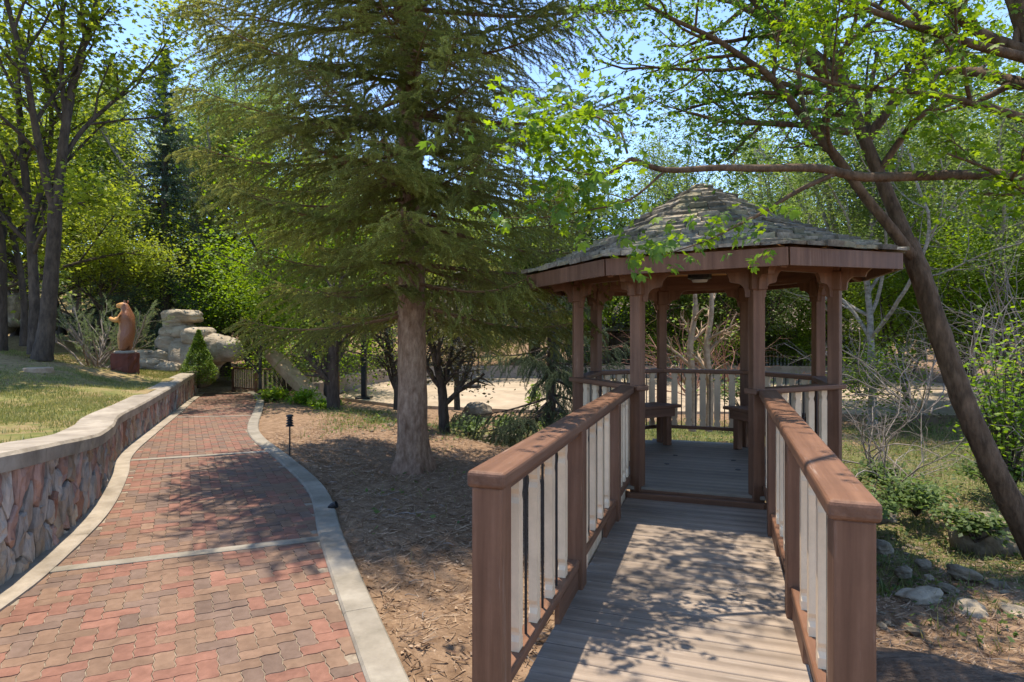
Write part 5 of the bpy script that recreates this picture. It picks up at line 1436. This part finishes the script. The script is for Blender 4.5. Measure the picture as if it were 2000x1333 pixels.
me = bpy.data.meshes.new('bear'); me.from_pydata([j[0] for j in J], Ed, []); me.update()
ob = bpy.data.objects.new('body', me); COL.objects.link(ob); ob.parent = stt
sk = ob.modifiers.new('skin', 'SKIN'); 
for i, v in enumerate(me.skin_vertices[0].data): v.radius = (J[i][1], J[i][1]); v.use_root = (i == 0)
ob.modifiers.new('sub', 'SUBSURF').levels = 2; ob.modifiers['sub'].render_levels = 2
me.materials.append(M['bear'])
for s_ in (-1, 1):
    link('ear', rock_mesh(5, (.055, .03, .07), M['bear'], .05, p=2), ob, (.02, s_ * .07, 1.72))
    link('eye', rock_mesh(5, (.02, .02, .02), M['black'], 0, p=2), ob, (-.125, s_ * .062, 1.655))
link('nose', rock_mesh(5, (.035, .04, .03), M['black'], 0, p=2), ob, (-.292, 0, 1.59))
stt.scale = (.98,) * 3

# topiary cone
tc = W(388, 752, 18.9)
tpy = thing('topiary_shrub', 'clipped bright green conical shrub at the end of the stone wall', 'shrub', tc)
rg = np.random.RandomState(6); n = 15000
tt = rg.uniform(0, 1, n) ** .8; a = rg.uniform(0, 6.28, n); H = 1.66
prof = np.interp(tt, [0, .08, .2, .5, .8, 1], [.40, .50, .53, .34, .14, .02])
lump = 1 + .13 * vnoise(np.stack([np.cos(a) * 2.2, np.sin(a) * 2.2, tt * 8], 1), 1.6, 4)
rr = prof * lump * rg.uniform(.78, 1.02, n)
P = np.stack([rr * np.cos(a), rr * np.sin(a), tt * H + .03], 1)
V, F = leaves_mesh(P, .042, rg, 'leaf', up=.3); link('foliage', raw_mesh('foliage', V, F, M['topiary']), tpy)
V, F = tube([(0, 0, -.1), (0, 0, .8), (0, 0, 1.5)], [.05, .035, .01], 7); link('stem', raw_mesh('stem', V, F, M['dark_bark']), tpy)

# sprawling juniper behind the bear
jn = thing('juniper_shrub', 'sprawling juniper with pale bare stems behind the bear statue', 'shrub', (W(190, 700, 16.6).x, 16.6, lawn_z(W(190, 700, 16.6).x, 16.6)))
rg = np.random.RandomState(12); tubes = []; tips = []
Q = dict(wander=.12, trop=.06, n=[6, 5, 4], ratio=.5, angle=32, leaves=0, spread=0, t0=.3)
for s_ in range(15):
    a = rg.uniform(0, 6.28); e = rg.uniform(.45, 1.2); dd = (math.cos(a) * math.cos(e) * 1.5, math.sin(a) * math.cos(e), math.sin(e))
    grow(rg, np.array([rg.normal() * .25, rg.normal() * .15, 0]), dd, rg.uniform(1.2, 2.1), .03, 1, 3, Q, tubes, tips)
link('stems', wood_mesh('stems', tubes, M['grey_twig']), jn)
segs = [(P[i], P[i + 1]) for P, R in tubes if R[0] < .012 for i in range(len(P) - 1)]
V, F = needles_along(rg, segs, .022, .05, .012, 5); link('sprays', raw_mesh('sprays', V, F, M['juniper']), jn)

# cut stump disc on the lawn
c = W(75, 716, 12.4); c.z = lawn_z(c.x, 12.4)
V = []; n = 16
for z, r in ((-.05, .27), (.05, .25), (.065, .235)):
    V += [(r * math.cos(i * 2 * math.pi / n) * (1 + .06 * math.sin(i * 2.3)), r * math.sin(i * 2 * math.pi / n), z) for i in range(n)]
o = link('tree_stump', raw_mesh('tree_stump', V, [[k * n + i, k * n + (i + 1) % n, (k + 1) * n + (i + 1) % n, (k + 1) * n + i] for k in range(2) for i in range(n)] + [list(range(2 * n, 3 * n))], M['tan_bark']), None, c)
tag(o, 'low cut stump on the lawn in front of the forked tree', 'stump')

# fallen log at the lower right corner
o = link('fallen_log', None, None, (2.62, 3.62, ground_z(2.6, 3.7) + .04)); tag(o, 'dark weathered log lying at the foot of the right bridge post', 'log')
g = Geo(); P = smooth_curve([(-.9, .25, .02), (-.2, .05, .03), (.5, -.12, -.03), (1.3, -.45, -.10)], 6)
V, F = tube(P, np.linspace(.15, .11, len(P)), 18); ctr = np.repeat(P, 18, 0); V = ctr + (V - ctr) * (1 + .16 * vnoise(V * np.array([1, 5, 5]), 2.2, 9)[:, None]); g.add(V, F.tolist()); g.add(V[-18:], [list(range(18))]); g.add(V[:18], [list(range(18))[::-1]])
link('log_body', g.mesh('log_body', M['log'], True), o)

# ------------------------------------------------------------------ lamps and posts
def path_light(label, px, py, d, h):
    c = W(px, py, d); t = thing('path_light', label, 'lamp', c, 0, None)
    g = Geo(); g.tube([(0, 0, -.1), (0, 0, h - .08)], [.011, .011], 8); link('stake', g.mesh('stake', M['black']), t)
    for k in range(4):
        g = Geo(); z = h - .13 + k * .034; g.tube([(0, 0, z), (0, 0, z + .012), (0, 0, z + .03)], [.055 - .004 * k, .05 - .004 * k, .02], 14); link('louvre', g.mesh('louvre', M['black']), t)
    g = Geo(); g.tube([(0, 0, h), (0, 0, h + .02), (0, 0, h + .03)], [.05, .045, .005], 14); link('cap', g.mesh('cap', M['black']), t); return t
path_light('black louvred path light on a thin stake beside the kerb', 566, 893, 8.3, .55)
t = thing('spot_light', 'tiny black ground spotlight beside the kerb, nearer than the path light', 'lamp', (W(648, 1012, 5.7).x, 5.7, ground_z(W(648, 1012, 5.7).x, 5.7)))
g = Geo(); g.tube([(0, 0, -.05), (0, 0, .06)], [.008, .008], 6); link('stake', g.mesh('stake', M['black']), t)
g = Geo(); g.tube([(-.03, 0, .06), (.0, 0, .075), (.045, 0, .095)], [.018, .03, .034], 10); link('lamp_head', g.mesh('lamp_head', M['black']), t)
def court_post(label, px, py, d, h):
    c = W(px, py, d); t = thing('lamp_post', label, 'lamp post', (c.x, d, -.80), 0, 'black posts on the court edge')
    link('base_plate', rbox((.5, .5, .07), M['black'], .01), t, (0, 0, .03)); link('post', rbox((.17, .17, h), M['black'], .01), t, (0, 0, h / 2))
    link('lamp_box', rbox((.3, .3, .34), M['black'], .03), t, (0, 0, h + .17)); return t
court_post('black square lamp post on the court left of the big spruce', 711, 778, 21, 2.3)
court_post('black square lamp post on the court edge beside the young spruce', 1080, 803, 17.8, 2.3)
t = thing('weighted_base', 'black flat weighted base with a thin post standing on the court', 'stand', (W(922, 757, 24.8).x, 24.8, -.80))
link('base', rbox((.72, .5, .12), M['black'], .03, 2), t, (0, 0, .06)); g = Geo(); g.tube([(.25, 0, .1), (.25, 0, 1.5)], [.03, .03], 8); link('post', g.mesh('stand_post', M['black']), t); g = Geo(); g.tube([(-.2, 0, .12), (.25, 0, .45)], [.015, .015], 6); link('brace', g.mesh('brace', M['black']), t)

# fence at the end of the path
fn = thing('slat_fence', 'brown framed fence with cream slats where the path ends', 'fence')
fp = [W(456, 762, 21.5), W(500, 766, 20.6), W(580, 768, 21.2), W(660, 772, 21.6)]
sl_me = {}
for a, b in zip(fp[:-1], fp[1:]):
    v = b - a; L_ = v.length; az = math.atan2(v.y, v.x); h = .78
    link('post', rbox((.10, .10, h + .08), M['brown'], .006), fn, a + Vector((0, 0, h / 2)), (0, 0, az))
    link('top_rail', rbox((L_ - .1, .09, .05), M['brown'], .006), fn, (a + b) / 2 + Vector((0, 0, h)), (0, math.atan2(-(b.z - a.z), L_), az))
    link('bottom_rail', rbox((L_ - .1, .05, .05), M['brown'], .006), fn, (a + b) / 2 + Vector((0, 0, .1)), (0, math.atan2(-(b.z - a.z), L_), az))
    m = int(L_ / .14)
    for i in range(m):
        p = a + v * ((i + .5) / m); link('slat', rbox((.06, .025, h - .16), M['cream'], .003), fn, p + Vector((0, 0, h / 2 + .04)), (0, 0, az))
link('post', rbox((.10, .10, .86), M['brown'], .006), fn, fp[-1] + Vector((0, 0, .39)))

# low house beyond the court
hs = thing('low_house', 'low brown house with pinkish shake roof and white porch rail beyond the court', 'house', (13.2, 35.5, -.6))
link('wall', rbox((15, 5, 2.4), M['house_wall'], .02), hs, (0, 1.2, 1.1))
g = Geo(); g.add([(-8.1, -2.2, 2.05), (8.1, -2.2, 2.05), (8.1, 4.6, 2.05), (-8.1, 4.6, 2.05), (-6.8, 1.2, 3.7), (6.8, 1.2, 3.7)], [[0, 1, 5, 4], [1, 2, 5], [2, 3, 4, 5], [3, 0, 4], [3, 2, 1, 0]]); link('roof', g.mesh('house_roof', M['house_roof']), hs)
for x in (-5, -2, 1.5, 4.6):
    w = link('window', rbox((1.2, .08, 1.0), M['white'], .01), hs, (x, -1.32, 1.35)); link('pane', rbox((1.02, .03, .82), M['glass'], 0), w, (0, -.04, 0))
link('porch_floor', rbox((14, 1.4, .2), M['concrete'], .02), hs, (0, -2.1, .0))
for i in range(8): link('porch_post', rbox((.12, .12, 2.05), M['white'], .01), hs, (-6.8 + i * 1.94, -2.7, 1.1))
for i in range(7):
    x0 = -6.8 + i * 1.94; link('porch_rail', rbox((1.80, .08, .07), M['white'], .01), hs, (x0 + .97, -2.7, .92))
    for j in range(9): link('porch_baluster', rbox((.07, .05, .72), M['white'], 0), hs, (x0 + .2 + j * .193, -2.7, .52))
